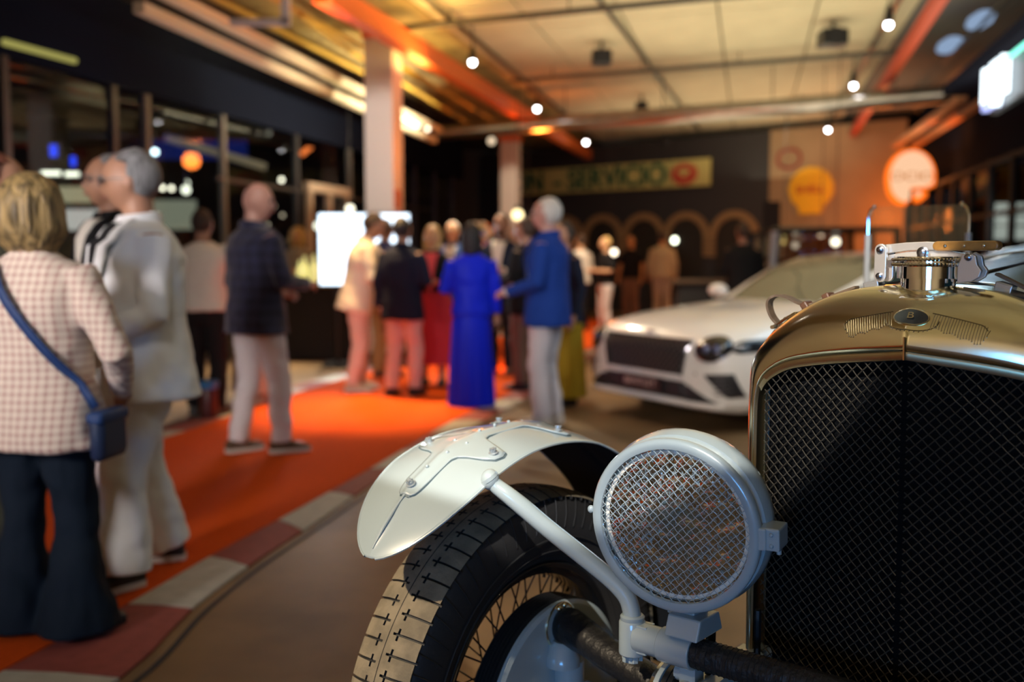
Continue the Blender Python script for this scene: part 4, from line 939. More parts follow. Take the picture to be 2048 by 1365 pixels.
# tread blocks: raised surface with cross-shaped grooves
NP=72
def tread():
    b=MB()
    us=[0,.065,.12,.30,.44,.56,.70,.88,.935,1.0]   # within one pitch; groove for side A round 0, for side B shifted half
    us=[0,.06,.20,.30,.44,.56,.70,.80,.94,1.0]
    xs=[-.069,-.062,-.050,-.038,-.0235,-.0185,-.009,-.0010,.0010,.009,.0185,.0235,.038,.050,.062,.069]
    def top(x):
        ax=abs(x)
        return RO-.0015*(ax/.03)**2 if ax<.03 else RO-.0015-(ax-.03)**1.6*2.3
    ncol=len(xs)-1; nrow=len(us)-1
    def low(i,j):
        i%=nrow; xm=(xs[j]+xs[j+1])/2; um=(us[i]+us[i+1])/2; side=1 if xm>0 else -1
        if abs(xm)<.001: return True
        u2=(um+(0 if side>0 else .5))%1.0; dd=min(u2,1-u2)
        ax=abs(xm)
        if dd<.07 and ax>.009: return True
        if dd<.32 and .0185<ax<.0235: return True
        return False
    T=NR_=NP*nrow; vt={}; vl={}
    def ang(i): p=i//nrow; return 2*PI*(p+us[i%nrow])/NP
    def vtx(i,j,h):
        i%=T; key=(i,j,h)
        if key not in vt: 
            r=top(xs[j]) if h else top(xs[j])-(.0065 if abs(xs[j])>.002 else .0012); vt[key]=b.av(tp(ang(i),r,xs[j]))
        return vt[key]
    cell={}
    for i in range(T):
        for j in range(ncol):
            cell[i,j]=0 if low(i,j) else 1
    for i in range(T):
        for j in range(ncol):
            h=cell[i,j]
            if j in (7,) : h=0
            b.cur=0 if h else 1
            b.af((vtx(i,j,h),vtx(i+1,j,h),vtx(i+1,j+1,h),vtx(i,j+1,h)))
            b.cur=1
            h2=cell[(i+1)%T,j]
            if h2!=h: b.af((vtx(i+1,j,0),vtx(i+1,j+1,0),vtx(i+1,j+1,1),vtx(i+1,j,1)))
            if j+1<ncol and cell[i,j+1]!=h: b.af((vtx(i,j+1,0),vtx(i+1,j+1,0),vtx(i+1,j+1,1),vtx(i,j+1,1)))
    return b
tb_=tread(); tb_.build('tread_band',[rubd,rub],wh,smooth=False)
rb=MB()
for k in range(NP):
    th=2*PI*k/NP
    rb.tube([tp(th+d_*.012,r_,x_) for d_,x_,r_ in ((0,-.0655,.410),(.3,-.0705,.398),(1,-.0765,.375),(2,-.0782,.35))],.0011,4,caps=False)
rb.build('sidewall_ribs',rub,wh,kind='stuff')
for r_,x_ in ((.33,-.0775),(.30,-.0665),(.287,-.058)):
    b=MB(); b.tube([tp(2*PI*k/90,r_,x_) for k in range(90)],.0016,5,closed=True); b.build('sidewall_ring',rub,wh)
m=MB(); rp=[(-.046,.276),(-.050,.270),(-.046,.262),(-.036,.258),(-.030,.246),(-.014,.240),(.014,.240),(.030,.246),(.036,.258),(.046,.262),(.050,.270),(.046,.276)]
m.grid(lambda u,v: tp(2*PI*u,rp[round(v*11)][1],rp[round(v*11)][0]),96,11,closeu=True); m.build('wheel_rim',blackm,wh,solid=.002)
hb=MB(); hb.lathe([(.03,-.055),(.055,-.05),(.058,-.04),(.045,-.03),(.042,.05),(.055,.06),(.05,.08),(.03,.085)],(0,0,0),(1,0,0),28); hb.build('hub',blackm,wh)
for k in range(60):
    th=2*PI*k/60; sd=-1 if k%2 else 1; lace=.32*(1 if (k//2)%2 else -1)
    p=tp(th+lace,.054,sd*.045+(0 if sd<0 else .01)); q=tp(th,.243,.006*sd*-1)
    b=MB(); b.tube([p,q],.0019,5); b.build('spoke',blackm,wh)
for k in range(30):
    b=MB(); b.tube([tp(2*PI*k/30+.05,.232,0),tp(2*PI*k/30+.05,.241,0)],.0035,6); b.build('spoke_nipple',blackm,wh)
# brake drum with fins, backplate
b=MB(); pr=[(.19,-.045)]
for k in range(6): pr+=[(.205,-.047-.008*k),(.212,-.049-.008*k),(.212,-.051-.008*k),(.205,-.053-.008*k)]
b.lathe([(.05,-.044)]+pr+[(.205,-.096),(.19,-.096)],(0,0,0),(1,0,0),64); b.build('brake_drum',mat('drum_black',(.012,.012,.013),.45),wh,auto=25)
b=MB(); b.lathe([(.204,-.094),(.209,-.098),(.209,-.106),(.200,-.110),(.06,-.112),(.055,-.118),(.0,-.118)],(0,0,0),(1,0,0),72,caps=False); b.build('brake_backplate',paint,wh,auto=20)
bp=MB(); bp.tube([(-.112,0,0),(-.16,0,0)],.060,28); bp.tube([(-.13,.0,.10),(-.13,0,-.10)],.03,20); bp.lathe([(.034,.095),(.034,.112),(.030,.118),(.026,.135),(.018,.143)],(-.13,0.02,0.0),(0,0,1),20); bp.build('king_pin',paint,wh)
b=MB(); b.sphere((-.135,.004,.165),(.040,.034,.040),20,12); b.tube([(-.14,.004,.165),(-.19,.015,.158),(-.24,.03,.15),(-.40,.06,.125)],[.037,.033,.031,.030],20); b.build('brake_shaft_gaiter',mat('black_leather',(.010,.010,.011),.42,bump=.2,bscale=60),wh)
b=MB(); b.tube([(-.1115,.004+.045*math.cos(t),.165+.045*math.sin(t)) for t in [2*PI*k/30 for k in range(30)]],.0022,6,closed=True); b.build('clamp_ring',brass,wh)
b=MB(); b.sphere((-.118,.018,.204),.006,10,6); b.sphere((-.120,.004,.208),.0052,10,6); b.build('grease_nipple',brass,wh)
b=MB(); b.tube([(-.10,0,0),(-.75,0,-.02)],.028,14); b.build('axle_beam',blackm,wh)
# ---- cycle wing
def fprof(phi):  # radius of the crown about the hub for angle from vertical (forward +)
    return interp([(-100,.495),(-60,.500),(-30,.520),(-10,.548),(0,.556),(12,.566),(25,.572),(35,.568),(45,.560),(52,.552)],phi)[0]
FX=.757-.762; 
def wing(phi,s,off=0):
    hw=.125
    tip=(47.6-phi)/24.0
    if tip<1: hw*=max(0,1-(1-max(0,tip))**2.1)**.62
    r=fprof(phi)-.020*(abs(s)**1.7)*(hw/.125) +.0035*math.exp(-(s/.07)**2)*(1 if phi<42 else max(0,(47-phi)/5)) +off
    # edge rolls under
    x=FX+s*hw
    return tp(R(phi),r,x)
m=MB(); m.grid(lambda u,v: wing(lerp(47.5,-100,u**1.25),(v-.5)*2),90,32)
wg=m.build('mudguard',[paint,mat('underseal',(.006,.007,.009),.8,spec=.2)],wh,auto=60)  # underside colour is much darker than the outside
sd_=wg.modifiers.new('solid','SOLIDIFY'); sd_.thickness=.0025; sd_.offset=-1; sd_.material_offset=1; sd_.material_offset_rim=0
bw=MB()
for s in (-1,1): bw.tube([wing(lerp(47.3,-100,(k/70)**1.25),s,-.001) for k in range(71)],.0026,6,caps=False)
bw.build('rolled_edge',paint,wg)
# stiffening plate: long bar with two cross lugs
def wp(f,s,off): return wing(f,s,off)
def patch(phi0,phi1,s0,s1,n1,n2,off=.0022):
    b=MB(); b.grid(lambda u,v: wing(lerp(phi0,phi1,u),lerp(s0,s1,v),off),n1,n2); return b
def plate_outline():
    # widths (in s) of the plate as a function of phi; bar .17 with lugs
    tab=[(34.6,.10),(34.0,.17),(33,.20),(31,.22),(24,.22),(22.8,.26),(22,.40),(21.2,.62),(20,.78),(18.2,.82),(16.8,.78),(16,.60),(15,.36),(14.4,.25),(13,.22),(2.5,.22),(1.4,.27),(.6,.42),(-.4,.66),(-2,.80),(-3.6,.80),(-5,.62),(-6,.40),(-7,.22),(-8,.2)]
    return tab
tab=plate_outline()
b=MB(); rows=[]
for phi,hw in tab:
    rows.append([b.av(wing(phi,(k/10-.5)*2*hw,.0028)) for k in range(11)])
for r0,r1 in zip(rows,rows[1:]):
    for k in range(10): b.af((r0[k],r0[k+1],r1[k+1],r1[k]))
pl_=b.build('stiffening_plate',paint,wg,solid=.002)
for sg in (0,10):
    b=MB(); pts=[wing(phi,(sg/10-.5)*2*hw*1.02,.0012) for phi,hw in tab]; b.tube(pts,.0010,5,caps=False); b.build('plate_joint',mat('joint_shadow',(.10,.15,.17),.6),pl_)  # darker line along the plate edge
b=MB(); b.tube([wing(34.8,(k/6-.5)*.2,.0012) for k in range(7)],.0010,5); b.build('plate_joint',MATS['joint_shadow'],pl_)
def nrm(phi): return V((0,math.sin(R(phi)),math.cos(R(phi))))
def bolt(phi,s,name='castle_bolt'):
    c_=wing(phi,s,.004); n_=nrm(phi); b=MB(); b.lathe([(.0095,0),(.0095,.0015),(.0062,.002),(.0062,.006),(.0038,.0062),(.0034,.010)],c_,n_,12); 
    x_,y_,d_=frame(n_)
    for k in range(6):
        a_=PI*k/3; b.box(c_+x_*(.0055*math.cos(a_))+y_*(.0055*math.sin(a_))+n_*.008,(.0026,.0022,.0035),ax=(x_*math.cos(a_)+y_*math.sin(a_),y_*math.cos(a_)-x_*math.sin(a_),n_))
    b.build(name,mat('bolt_steel',(.42,.47,.50),.3,metal=.5),pl_,smooth=False)
for phi,s in ((32.3,0),(18.4,-.66),(18.4,.66),(-2.4,-.62),(-2.4,.62)): bolt(phi,s)
for phi,s in ((27.5,0),(22.5,-.05),(18.0,-.12),(17.5,.16),(12.5,0),(8,0),(3.5,.02),(-2,.1)):
    b=MB(); c_=wing(phi,s,.0038); b.sphere(c_,.0036,10,6); b.build('rivet',paint,pl_)
# keel crease forward of the plate
b=MB(); pts=[wing(lerp(45.8,34.5,k/14),.0,.0005) for k in range(15)]; b.tube(pts,[.0008+.0042*math.sin(PI*min(1,(k+.5)/14)) if k<13 else .003 for k in range(15)],8,flat=.6); b.build('keel_crease',paint,wg)
# ---------------------------------------------------------------- modern cars
def coupe(x,y,heading,lab,pm_,name='coupe',detail=True,scale=1.0,plate=True):
    root=empty(name,(x,y,0),heading); root.scale=(scale,)*3; tag(root,lab,'car')
    gl_=mat('tinted_glass',(.035,.045,.035),.06,spec=.7,coat=.6); blk=mat('gloss_black',(.012,.012,.014),.2,coat=.5); dk=mat('grille_dark',(.018,.017,.02),.45)
    ST=[(0.0,.60,.27,.64),(-.03,.74,.21,.70),(-.10,.86,.17,.765),(-.25,.93,.15,.83),(-.55,.965,.15,.885),(-1.0,.975,.16,.935),(-1.5,.97,.17,.975),(-2.0,.96,.18,1.0),(-3.0,.965,.18,1.01),(-3.7,.985,.18,1.03),(-4.3,.95,.22,1.01),(-4.7,.84,.3,.96),(-4.84,.62,.42,.86)]
    def secp(y,u):
        w_,zb,zt=interp(sorted((-s[0],)+s[1:] for s in ST),-y)
        H_=zt-zb
        half=[(0,zb),(w_*.8,zb),(w_*.955,zb+.05*H_/.7),(w_*.99,zb+.25*H_),(w_*1.0,zb+.5*H_),(w_*.985,zb+.72*H_),(w_*.93,zb+.87*H_),(w_*.80,zb+.945*H_),(w_*.5,zt-.006),(w_*.25,zt),(0,zt)]
        P=smooth_pts([V((a,z,0)) for a,z in half],4); n=len(P)-1
        if u<=.5: p=P[round(u*2*n)]; return V((p.x,y,p.y))
        p=P[round((1-u)*2*n)]; return V((-p.x,y,p.y))
    ys=[0,-.01,-.03,-.06,-.1,-.17,-.25,-.4,-.55,-.8,-1,-1.25,-1.5,-2,-2.5,-3,-3.4,-3.7,-4,-4.3,-4.5,-4.7,-4.78,-4.84]
    m=MB(); NS=80; rows=[[m.av(secp(y_,k/NS)) for k in range(NS)] for y_ in ys]
    for a,b in zip(rows,rows[1:]): m.bridge(a,b)
    m.af(rows[0][::-1]); m.af(rows[-1]); vv=[V(p) for p in m.v]; ff=list(m.f)
    body=m.build('body',pm_,root,auto=50); T=BVHTree.FromPolygons(vv,ff)
    def fr(x_,z_,off=.006):
        h=T.ray_cast(V((x_,2,z_)),V((0,-1,0))); return (h[0]+V((0,off,0))) if h[0] is not None else V((x_,-.3,z_))
    def patch(name_,poly,mm,par=root,off=.006,sol=.01,n=10):
        # poly: quad corners (x,z) tl,tr,br,bl, bilinear
        def f(u,v):
            a=lerp(poly[0][0],poly[1][0],u),lerp(poly[0][1],poly[1][1],u); b=lerp(poly[3][0],poly[2][0],u),lerp(poly[3][1],poly[2][1],u)
            return fr(lerp(a[0],b[0],v),lerp(a[1],b[1],v),off)
        b=MB(); b.grid(f,n,n); return b.build(name_,mm,par,solid=sol)
    def disc(name_,cx,cz,rx,rz_,mm,par=root,off=.008,n=24,rot=0,sol=.012):
        b=MB(); c_=b.av(fr(cx,cz,off)); rr=[]
        for q in (.5,1):
            rr.append([b.av(fr(cx+q*(rx*math.cos(t)*math.cos(rot)-rz_*math.sin(t)*math.sin(rot)),cz+q*(rx*math.cos(t)*math.sin(rot)+rz_*math.sin(t)*math.cos(rot)),off)) for t in [2*PI*k/n for k in range(n)]])
        for k in range(n): b.af((c_,rr[0][k],rr[0][(k+1)%n]))
        b.bridge(rr[0],rr[1]); return b.build(name_,mm,par,solid=sol)
    if detail:
        g=patch('grille',[(-.54,.70),(.54,.70),(.47,.435),(-.47,.435)],dk)
        cm=mat('grille_bars',(.16,.16,.18),.3,metal=.9)
        for fam in (1,-1):
            for k in range(-16,17):
                pts=[]; 
                for j in range(13):
                    z=lerp(.44,.695,j/12); x_=k*.06+fam*(z-.56); lim=lerp(.47,.54,(z-.435)/.265)
                    if abs(x_)<lim: pts.append(fr(x_,z,.016))
                if len(pts)>1: b=MB(); b.tube(pts,.0035,4); b.build('grille_bar',cm,g)
        b=MB(); b.tube([fr(lerp(-.55,.55,k/16),.705,.014) for k in range(17)],.012,6); b.tube([fr(.545-.07*k/4,lerp(.70,.43,k/4),.012) for k in range(5)],.009,6); b.tube([fr(-.545+.07*k/4,lerp(.70,.43,k/4),.012) for k in range(5)],.009,6); b.build('grille_surround',mat('dark_chrome',(.35,.35,.38),.15,metal=1),g)
        lo=patch('lower_intake',[(-.50,.385),(.50,.385),(.56,.25),(-.56,.25)],dk)
        for sd in (-1,1):
            patch('corner_intake',[(sd*.50,.37),(sd*.56,.36),(sd*.80,.245),(sd*.50,.245)],dk)
            patch('side_vent',[(sd*.70,.46),(sd*.885,.475),(sd*.92,.30),(sd*.86,.29)],dk)
            vt=root.children[-1]
            for k in range(6):
                b=MB(); b.tube([fr(sd*lerp(.72,.88,j/5),.45-.028*k+.01*j/5*1,.016) for j in range(2,6)],.004,4); b.build('vent_bar',cm,vt)
            h=disc('headlight',sd*.735,.655,.125,.092,blk,off=.010,sol=.02)
            for q in (-.045,.03):
                b=MB(); b.sphere(fr(sd*.735+q,.655,.014),(.032,.02,.032),12,8); b.build('lamp_lens',mat('lens_clear',(.10,.13,.25),.03,coat=1),h)
            b=MB(); b.tube([fr(sd*.735+.127*math.cos(t),.655+.094*math.sin(t),.012) for t in [2*PI*k/30 for k in range(30)]],.007,6,closed=True); b.build('lamp_ring',MATS['dark_chrome'],h)
            disc('outer_lamp',sd*.905,.675,.055,.05,blk,off=.010)
            b=MB(); b.sphere(V((sd*1.06,-1.75,1.02)),(.12,.08,.07),14,8); b.tube([V((sd*.93,-1.75,.98)),V((sd*1.0,-1.75,1.0))],.025,8); b.build('door_mirror',pm_,root)
            b=MB(); b.sphere(fr(sd*.62,.46,.0),.012,8,6); b.build('sensor',mat('sensor_chrome',(.8,.8,.85),.1,metal=1),root)
        if plate:
            p=MB(); p.box((0,.035,.335),(.54,.02,.12)); po=p.build('number_plate',mat('plate_black',(.008,.008,.01),.4),root,smooth=False,bevel=.004)
            text('lettering','BENTLEY',.085,mat('plate_pink',(.50,.33,.30),.6),po,(0,.048,.335),(PI/2,0,PI),.001,sx=1.2)
        b=MB(); b.tube([fr(lerp(-.83,.83,k/20),.215+.0*k,.02) for k in range(21)],.02,6); b.build('front_lip',pm_,root)
        b=MB(); c_=fr(0,.745,.02); b.sphere(c_,(.035,.01,.022),10,6); b.tube([c_+V((-.09,-.005,.005)),c_+V((.09,-.005,.005))],.006,6); b.build('bonnet_badge',MATS['sensor_chrome'],root)
    # greenhouse
    GS=[(-1.42,.60,.965,.965),(-1.75,.68,.98,1.12),(-2.05,.70,.99,1.26),(-2.35,.68,.99,1.355),(-2.8,.67,1.0,1.395),(-3.25,.655,1.0,1.375),(-3.7,.61,1.01,1.27),(-4.1,.55,1.015,1.12),(-4.38,.48,1.01,1.02)]
    def gh(y,u,off=0):
        w_,zb,zt=interp(sorted((-s[0],)+s[1:] for s in GS),-y)
        half=[(w_+.17,zb-.03),(w_+.10,lerp(zb,zt,.35)),(w_+.0,lerp(zb,zt,.80)),(w_*.86,lerp(zb,zt,.955)),(w_*.5,zt),(0,zt+.008)]
        P=smooth_pts([V((a,z,0)) for a,z in half],4); n=len(P)-1
        p=P[round(u*2*n)] if u<=.5 else P[round((1-u)*2*n)]
        return V((p.x+off if u<=.5 else -p.x-off,y,p.y+off))
    def gpart(name_,ylo,yhi,u0,u1,mm,off=0,ny=10):
        b=MB(); i0,i1=round(u0*40),round(u1*40); rows=[[b.av(gh(lerp(ylo,yhi,j/ny),k/40,off)) for k in range(i0,i1+1)] for j in range(ny+1)]
        for r0,r1 in zip(rows,rows[1:]):
            for k in range(len(r0)-1): b.af((r0[k],r0[k+1],r1[k+1],r1[k]))
        return b.build(name_,mm,root,auto=70)
    gpart('windscreen',-1.42,-2.35,.30,.70,gl_)
    gpart('roof',-2.35,-3.35,.275,.725,pm_,off=.002)
    gpart('rear_window',-3.35,-4.38,.30,.70,gl_)
    for (u0,u1) in ((0,.275),(.725,1)):
        gpart('side_window',-1.42,-4.1,u0,u1,gl_)
    for (u0,u1) in ((.20,.30),(.70,.80)):
        gpart('roof_pillar',-1.42,-2.5,u0,u1,pm_ if detail else blk,off=.006)
        gpart('roof_pillar',-2.5,-4.38,u0,u1,pm_,off=.006)
    # wheels
    for sx_ in (-1,1):
        for yy in (-.95,-3.80):
            w_=empty('wheel',(sx_*.875,yy,.35),parent=root)
            b=MB(); b.lathe([(.25,-.12),(.33,-.125),(.35,-.10),(.352,.10),(.33,.125),(.25,.12)],(0,0,0),(1,0,0),36,caps=False); b.build('tyre',rub,w_)
            b=MB(); b.lathe([(.26,-.05),(.262,.11),(.25,.115)],(0,0,0),(1,0,0),36,caps=False); b.build('rim',mat('alloy',(.4,.4,.42),.25,metal=1),w_)
            for k in range(10):
                t=2*PI*k/10; b=MB(); b.tube([V((sx_*.09,.04*math.cos(t),.04*math.sin(t))),V((sx_*.10,.255*math.cos(t+.08),.255*math.sin(t+.08)))],[.022,.014],6); b.build('wheel_spoke',MATS['alloy'],w_)
            b=MB(); b.lathe([(.0,-.06),(.17,-.055),(.17,-.02),(0,-.02)],(0,0,0),(1,0,0),24); b.build('brake_disc',dk,w_)
            b=MB(); 
            b.lathe([(.365,-.10),(.385,-.12),(.385,.138),(.365,.14)],(0,0,.0),(1,0,0),30,caps=False); b.build('wheel_arch',blk,w_)
    return root
white=mat('pearl_white_paint',(.74,.71,.66),.3,coat=.8)
coupe(1.05,7.86,math.atan2(-.51,-.86)-PI/2,'white modern grand touring coupe with a mesh grille behind the vintage radiator',white,scale=.975)
coupe(6.5,11.6,R(115),'dark blue-black coupe roof seen through the vintage car windscreen',mat('dark_car_paint',(.012,.016,.028),.2,coat=.9),detail=False,scale=.97)
# boxy black off-roader / van whose windows show lit room
vx=aty(1655,500,13.6); v=empty('van',(vx.x+.1,14.4,0),R(-8)); tag(v,'boxy black van standing under the yellow sign, windows showing orange light','car')
bk=MATS['gloss_black']
b=MB(); b.box((0,0,.80),(1.75,3.6,.75)); b.build('lower_body',bk,v,smooth=False,bevel=.06)
b=MB(); b.box((0,.1,1.67),(1.62,3.2,.07)); b.build('roof',bk,v,smooth=False,bevel=.03)
for x_ in (-.76,.76):
    for y_ in (-1.45,0,1.6):
        b=MB(); b.tube([(x_*1.04,y_*1.02,1.16),(x_,y_,1.66)],.05 if y_ else .035,6); b.build('window_pillar',mat('grey_pillar',(.35,.36,.42),.4) if (x_<0 and y_<-1) else bk,v)
b=MB(); b.box((0,1.62,1.42),(1.4,.02,.42)); b.build('rear_glass',glassmat('van_glass',(.5,.4,.35),.15),v,smooth=False)
for x_ in (-.8,.8):
    for y_ in (-1.2,1.2):
        b=MB(); b.lathe([(.22,-.1),(.35,-.1),(.37,0),(.35,.1),(.22,.1)],(x_,y_,.37),(1,0,0),28); b.build('wheel',rub,v)
for x_ in (-.6,.6):
    b=MB(); b.lathe([(.10,0),(.11,.02),(.08,.04)],(x_,-1.81,.85),(0,-1,0),20); b.build('headlight',MATS['lens_clear'],v)
b=MB(); b.box((0,-1.81,.85),(.8,.03,.2)); b.build('grille',MATS['grille_dark'],v,smooth=False)
# ---------------------------------------------------------------- guests
def cloth(name,col,rough=.85,bump=.35,bscale=14,**k): return mat(name,col,rough,bump=bump,bscale=bscale,sheen=.0,spec=.15,**k)
SK=mat('skin',(.38,.195,.125),.5,noise=.12,nscale=12); SK2=mat('skin_tan',(.36,.18,.11),.5,noise=.12,nscale=12)
def cm_(name,tint): return mat(name,tint,.5)
def remesh(o,vox,sm=3,disp=0):
    r=o.modifiers.new('remesh','REMESH'); r.mode='VOXEL'; r.voxel_size=vox; r.use_smooth_shade=True
    s=o.modifiers.new('smooth','SMOOTH'); s.factor=.5; s.iterations=sm
    if disp:
        t=bpy.data.textures.get('folds') or bpy.data.textures.new('folds','CLOUDS'); t.noise_scale=.11; t.noise_depth=1
        d=o.modifiers.new('folds','DISPLACE'); d.texture=t; d.strength=disp; d.mid_level=.5; d.texture_coords='LOCAL'
def person(lab,x,y,head,H=1.75,feet=((-.10,0),(.10,0)),toe=(6,-6),arms=None,hy=0,hp=0,lean=0,skin=SK,hair='short',hairm=None,top=None,hem=.80,topw=1.0,flare=1.0,
           shirt=None,vz=1.12,legs=None,legw=1.0,cuff=1.0,skirt=None,skhem=.3,shoes=None,sole=None,vox=.014,glasses=False,beard=None,hemflare=.0,sleeve=1.0,collar=None,bare=False,hips=None,open_=False):
    s=H/1.75
    root=bpy.data.objects.new('person',None)
    arms=arms or [((-.25,-.03,1.13),(-.26,.05,.88)),((.25,-.03,1.13),(.26,.05,.88))]
    LM=Matrix.Translation((0,0,.93))@Matrix.Rotation(-lean,4,'X')@Matrix.Translation((0,0,-.93))
    HM=LM@Matrix.Translation((0,.0,1.50))@Matrix.Rotation(hy,4,'Z')@Matrix.Rotation(-hp,4,'X')
    S=Matrix.Scale(s,4)
    shx=.17
    sh=[LM@V((-shx,-.01,1.405)),LM@V((shx,-.01,1.405))]
    el=[LM@V(a[0]) for a in arms]; wr=[LM@V(a[1]) for a in arms]
    ank=[V((feet[0][0],feet[0][1],.085)),V((feet[1][0],feet[1][1],.085))]
    hipj=[V((-.088,0,.90)),V((.088,0,.90))]
    kn=[]
    for k in (0,1):
        mid=ank[k].lerp(hipj[k],.5); kn.append(V((mid.x,mid.y+.03+abs(ank[k].y-hipj[k].y)*.12,.49)))
    # ---- body
    b=MB(); b.M=S
    for k in (0,1):
        b.tube([ank[k]+V((0,0,-.04)),ank[k],ank[k].lerp(kn[k],.6),kn[k],kn[k].lerp(hipj[k],.6),hipj[k]],[.04,.040,.054,.052,.072,.088],12)
        t=R(toe[k]); d=V((-math.sin(t),math.cos(t),0)); b.tube([V((ank[k].x,ank[k].y,.045))-d*.05,V((ank[k].x,ank[k].y,.045))+d*.08,V((ank[k].x,ank[k].y,.035))+d*.15],[.036,.038,.03],10)
    X,Y=V((1,0,0)),V((0,1,0)); rings=[]
    for z,rx,ry in ((.84,.10,.09),(.90,.165,.115),(1.02,.145,.105),(1.12,.14,.10),(1.26,.165,.115),(1.36,.18,.11),(1.42,.16,.085),(1.46,.08,.06),(1.48,.055,.055)):
        rings.append(b.ring(LM@V((0,-.01,z)),X,(LM.to_3x3()@Y),rx,ry,18))
    for a,c in zip(rings,rings[1:]): b.bridge(a,c)
    b.af(rings[0][::-1]); b.af(rings[-1])
    b.tube([LM@V((0,-.015,1.42)),HM@V((0,-.005,.06))],[.062,.056],14)
    for k in (0,1):
        sd=-1 if k==0 else 1
        b.tube([sh[k],sh[k].lerp(el[k],.5),el[k],el[k].lerp(wr[k],.35),wr[k]],[.050,.047,.040,.040,.027],12)
        # hand: palm, four unequal curled fingers and a thumb from the side
        d=(wr[k]-el[k]).normalized(); inn=V((-sd,0,0)); 
        if abs(d.z)<.6: inn=V((-sd*.5,0,-.3))
        n_=(inn-d*inn.dot(d)).normalized(); sx=d.cross(n_)*(1)
        if sx.y<0 and abs(d.z)>.6: sx=-sx
        if abs(d.z)<=.6 and sx.z<0: sx=-sx
        p0=wr[k]
        b.tube([p0,p0+d*.035,p0+d*.075,p0+d*.092],[.025,.038,.040,.034],12,flat=.42,up=sx)
        for q in range(4):
            o_=p0+d*.085+sx*(.027-.018*q); L=(.068,.078,.072,.056)[q]
            b.tube([o_-d*.01,o_+d*L*.45+n_*.004,o_+d*L*.78+n_*.020,o_+d*L*.92+n_*.040],[.0088,.0085,.0078,.0065],6)
        o_=p0+d*.03+sx*.030; b.tube([o_,o_+d*.028+sx*.022+n_*.006,o_+d*.056+sx*.026+n_*.020],[.012,.0105,.008],6)
    def hf(d,p):
        x_,y_,z_=d.x,d.y,d.z
        X_=p.x*(1-.20*max(0,-z_)**1.3-(.06 if z_>.3 else 0)*z_); Y_=p.y; Z_=p.z
        if y_>0:
            Y_+=.026*math.exp(-((x_/.13)**2+((z_+.20)/.15)**2)) -.010*math.exp(-(((abs(x_)-.34)/.16)**2+((z_-.02)/.12)**2))
            Y_+=.010*math.exp(-((x_/.3)**2+((z_+.85)/.15)**2)) +.006*math.exp(-((x_/.22)**2+((z_+.50)/.06)**2)) +.004*math.exp(-((x_/.5)**2+((z_-.2)/.08)**2))
        else: Y_*=1-.28*max(0,-z_-.1)
        return V((X_,Y_,Z_))
    b.M=S@HM
    b.sphere((0,.018,.125),(.076,.098,.118),28,20,fn=hf)
    for sd in (-1,1): b.sphere((sd*.077,.008,.115),(.010,.020,.030),8,6); b.sphere((sd*.083,.002,.122),(.006,.014,.020),8,6)
    me=b.mesh('person'); o=bpy.data.objects.new('person',me); C.objects.link(o); me.materials.append(skin); remesh(o,vox if vox<.012 else .012,1)
    bpy.data.objects.remove(root); root=o
    o.location=(x,y,0); o.rotation_euler=(0,0,R(head)); tag(o,lab,'person')
    mk=lambda: MB()
    # face details
    if abs(((head+math.degrees(hy)+180)%360)-180)>38:
        for sd in (-1,1):
            b=mk(); b.M=S@HM; b.sphere((sd*.031,.103,.128),(.012,.009,.0075),10,6); e=b.build('eye',mat('eye_dark',(.05,.035,.03),.25),root)
            b=mk(); b.M=S@HM; b.tube([(sd*.014,.117,.147),(sd*.032,.117,.151),(sd*.050,.105,.146)],.0038,5); b.build('eyebrow',hairm or mat('brow',(.06,.045,.035),.8),root)
        b=mk(); b.M=S@HM; b.tube([(-.024,.108,.067),(0,.1185,.068),(.024,.108,.067)],[.003,.0055,.003],6); b.build('mouth',mat('lips',(.30,.10,.08),.5),root)
        if glasses:
            b=mk(); b.M=S@HM
            for sd in (-1,1):
                b.tube([(sd*.033+.024*math.cos(t),.124-.004*abs(math.cos(t)),.128+.018*math.sin(t)) for t in [2*PI*k/16 for k in range(16)]],.0022,5,closed=True)
                b.tube([(sd*.057,.118,.133),(sd*.078,.06,.135),(sd*.082,.0,.13)],.002,5)
            b.tube([(-.009,.124,.132),(.009,.124,.132)],.002,5); b.build('glasses',mat('black_frame',(.02,.02,.02),.3),root)
    if beard:
        b=mk(); b.M=S@HM; b.sphere((0,.045,.055),(.062,.070,.052),16,10); b.build('beard',beard,root)
    # hair
    hm=hairm or mat('hair_dark',(.03,.02,.015),.7,bump=.5,bscale=60)
    if hair!='bald':
        b=mk(); b.M=S@HM
        if hair=='short':
            def f(d,p):
                k=1+.03*math.sin(d.x*23+d.z*9)*math.sin(d.y*19)
                q=V((p.x*k,p.y*k,p.z*k))
                if d.y>.30 and d.z<.40: q.y*= .25
                if d.z<-.25: q.z*=.85
                return q
            b.sphere((0,-.014,.143),(.084,.102,.115),24,16,fn=f)
        elif hair=='bob':
            def f(d,p):
                k=1+.035*math.sin(d.x*17+d.z*3)+.02*math.sin(math.atan2(d.y,d.x)*11)
                q=V((p.x*k,p.y*k,p.z))
                if d.y>.2: q.y*= .6 if d.z<.6 else .8
                if d.z<0: q.x*=1.05; q.z*=.98
                return q
            b.sphere((0,-.012,.108),(.132,.138,.168),30,18,fn=f)
        elif hair=='long':
            def f(d,p):
                k=1+.03*math.sin(math.atan2(d.y,d.x)*9); q=V((p.x*k,p.y*k,p.z))
                if d.y>.15: q.y*=.5 if d.z<.7 else .8
                if d.z<-.2: q.z*=1.35; q.x*=1.02
                return q
            b.sphere((0,-.018,.10),(.102,.112,.165),26,18,fn=f)
        o2=b.build('hair',hm,root)
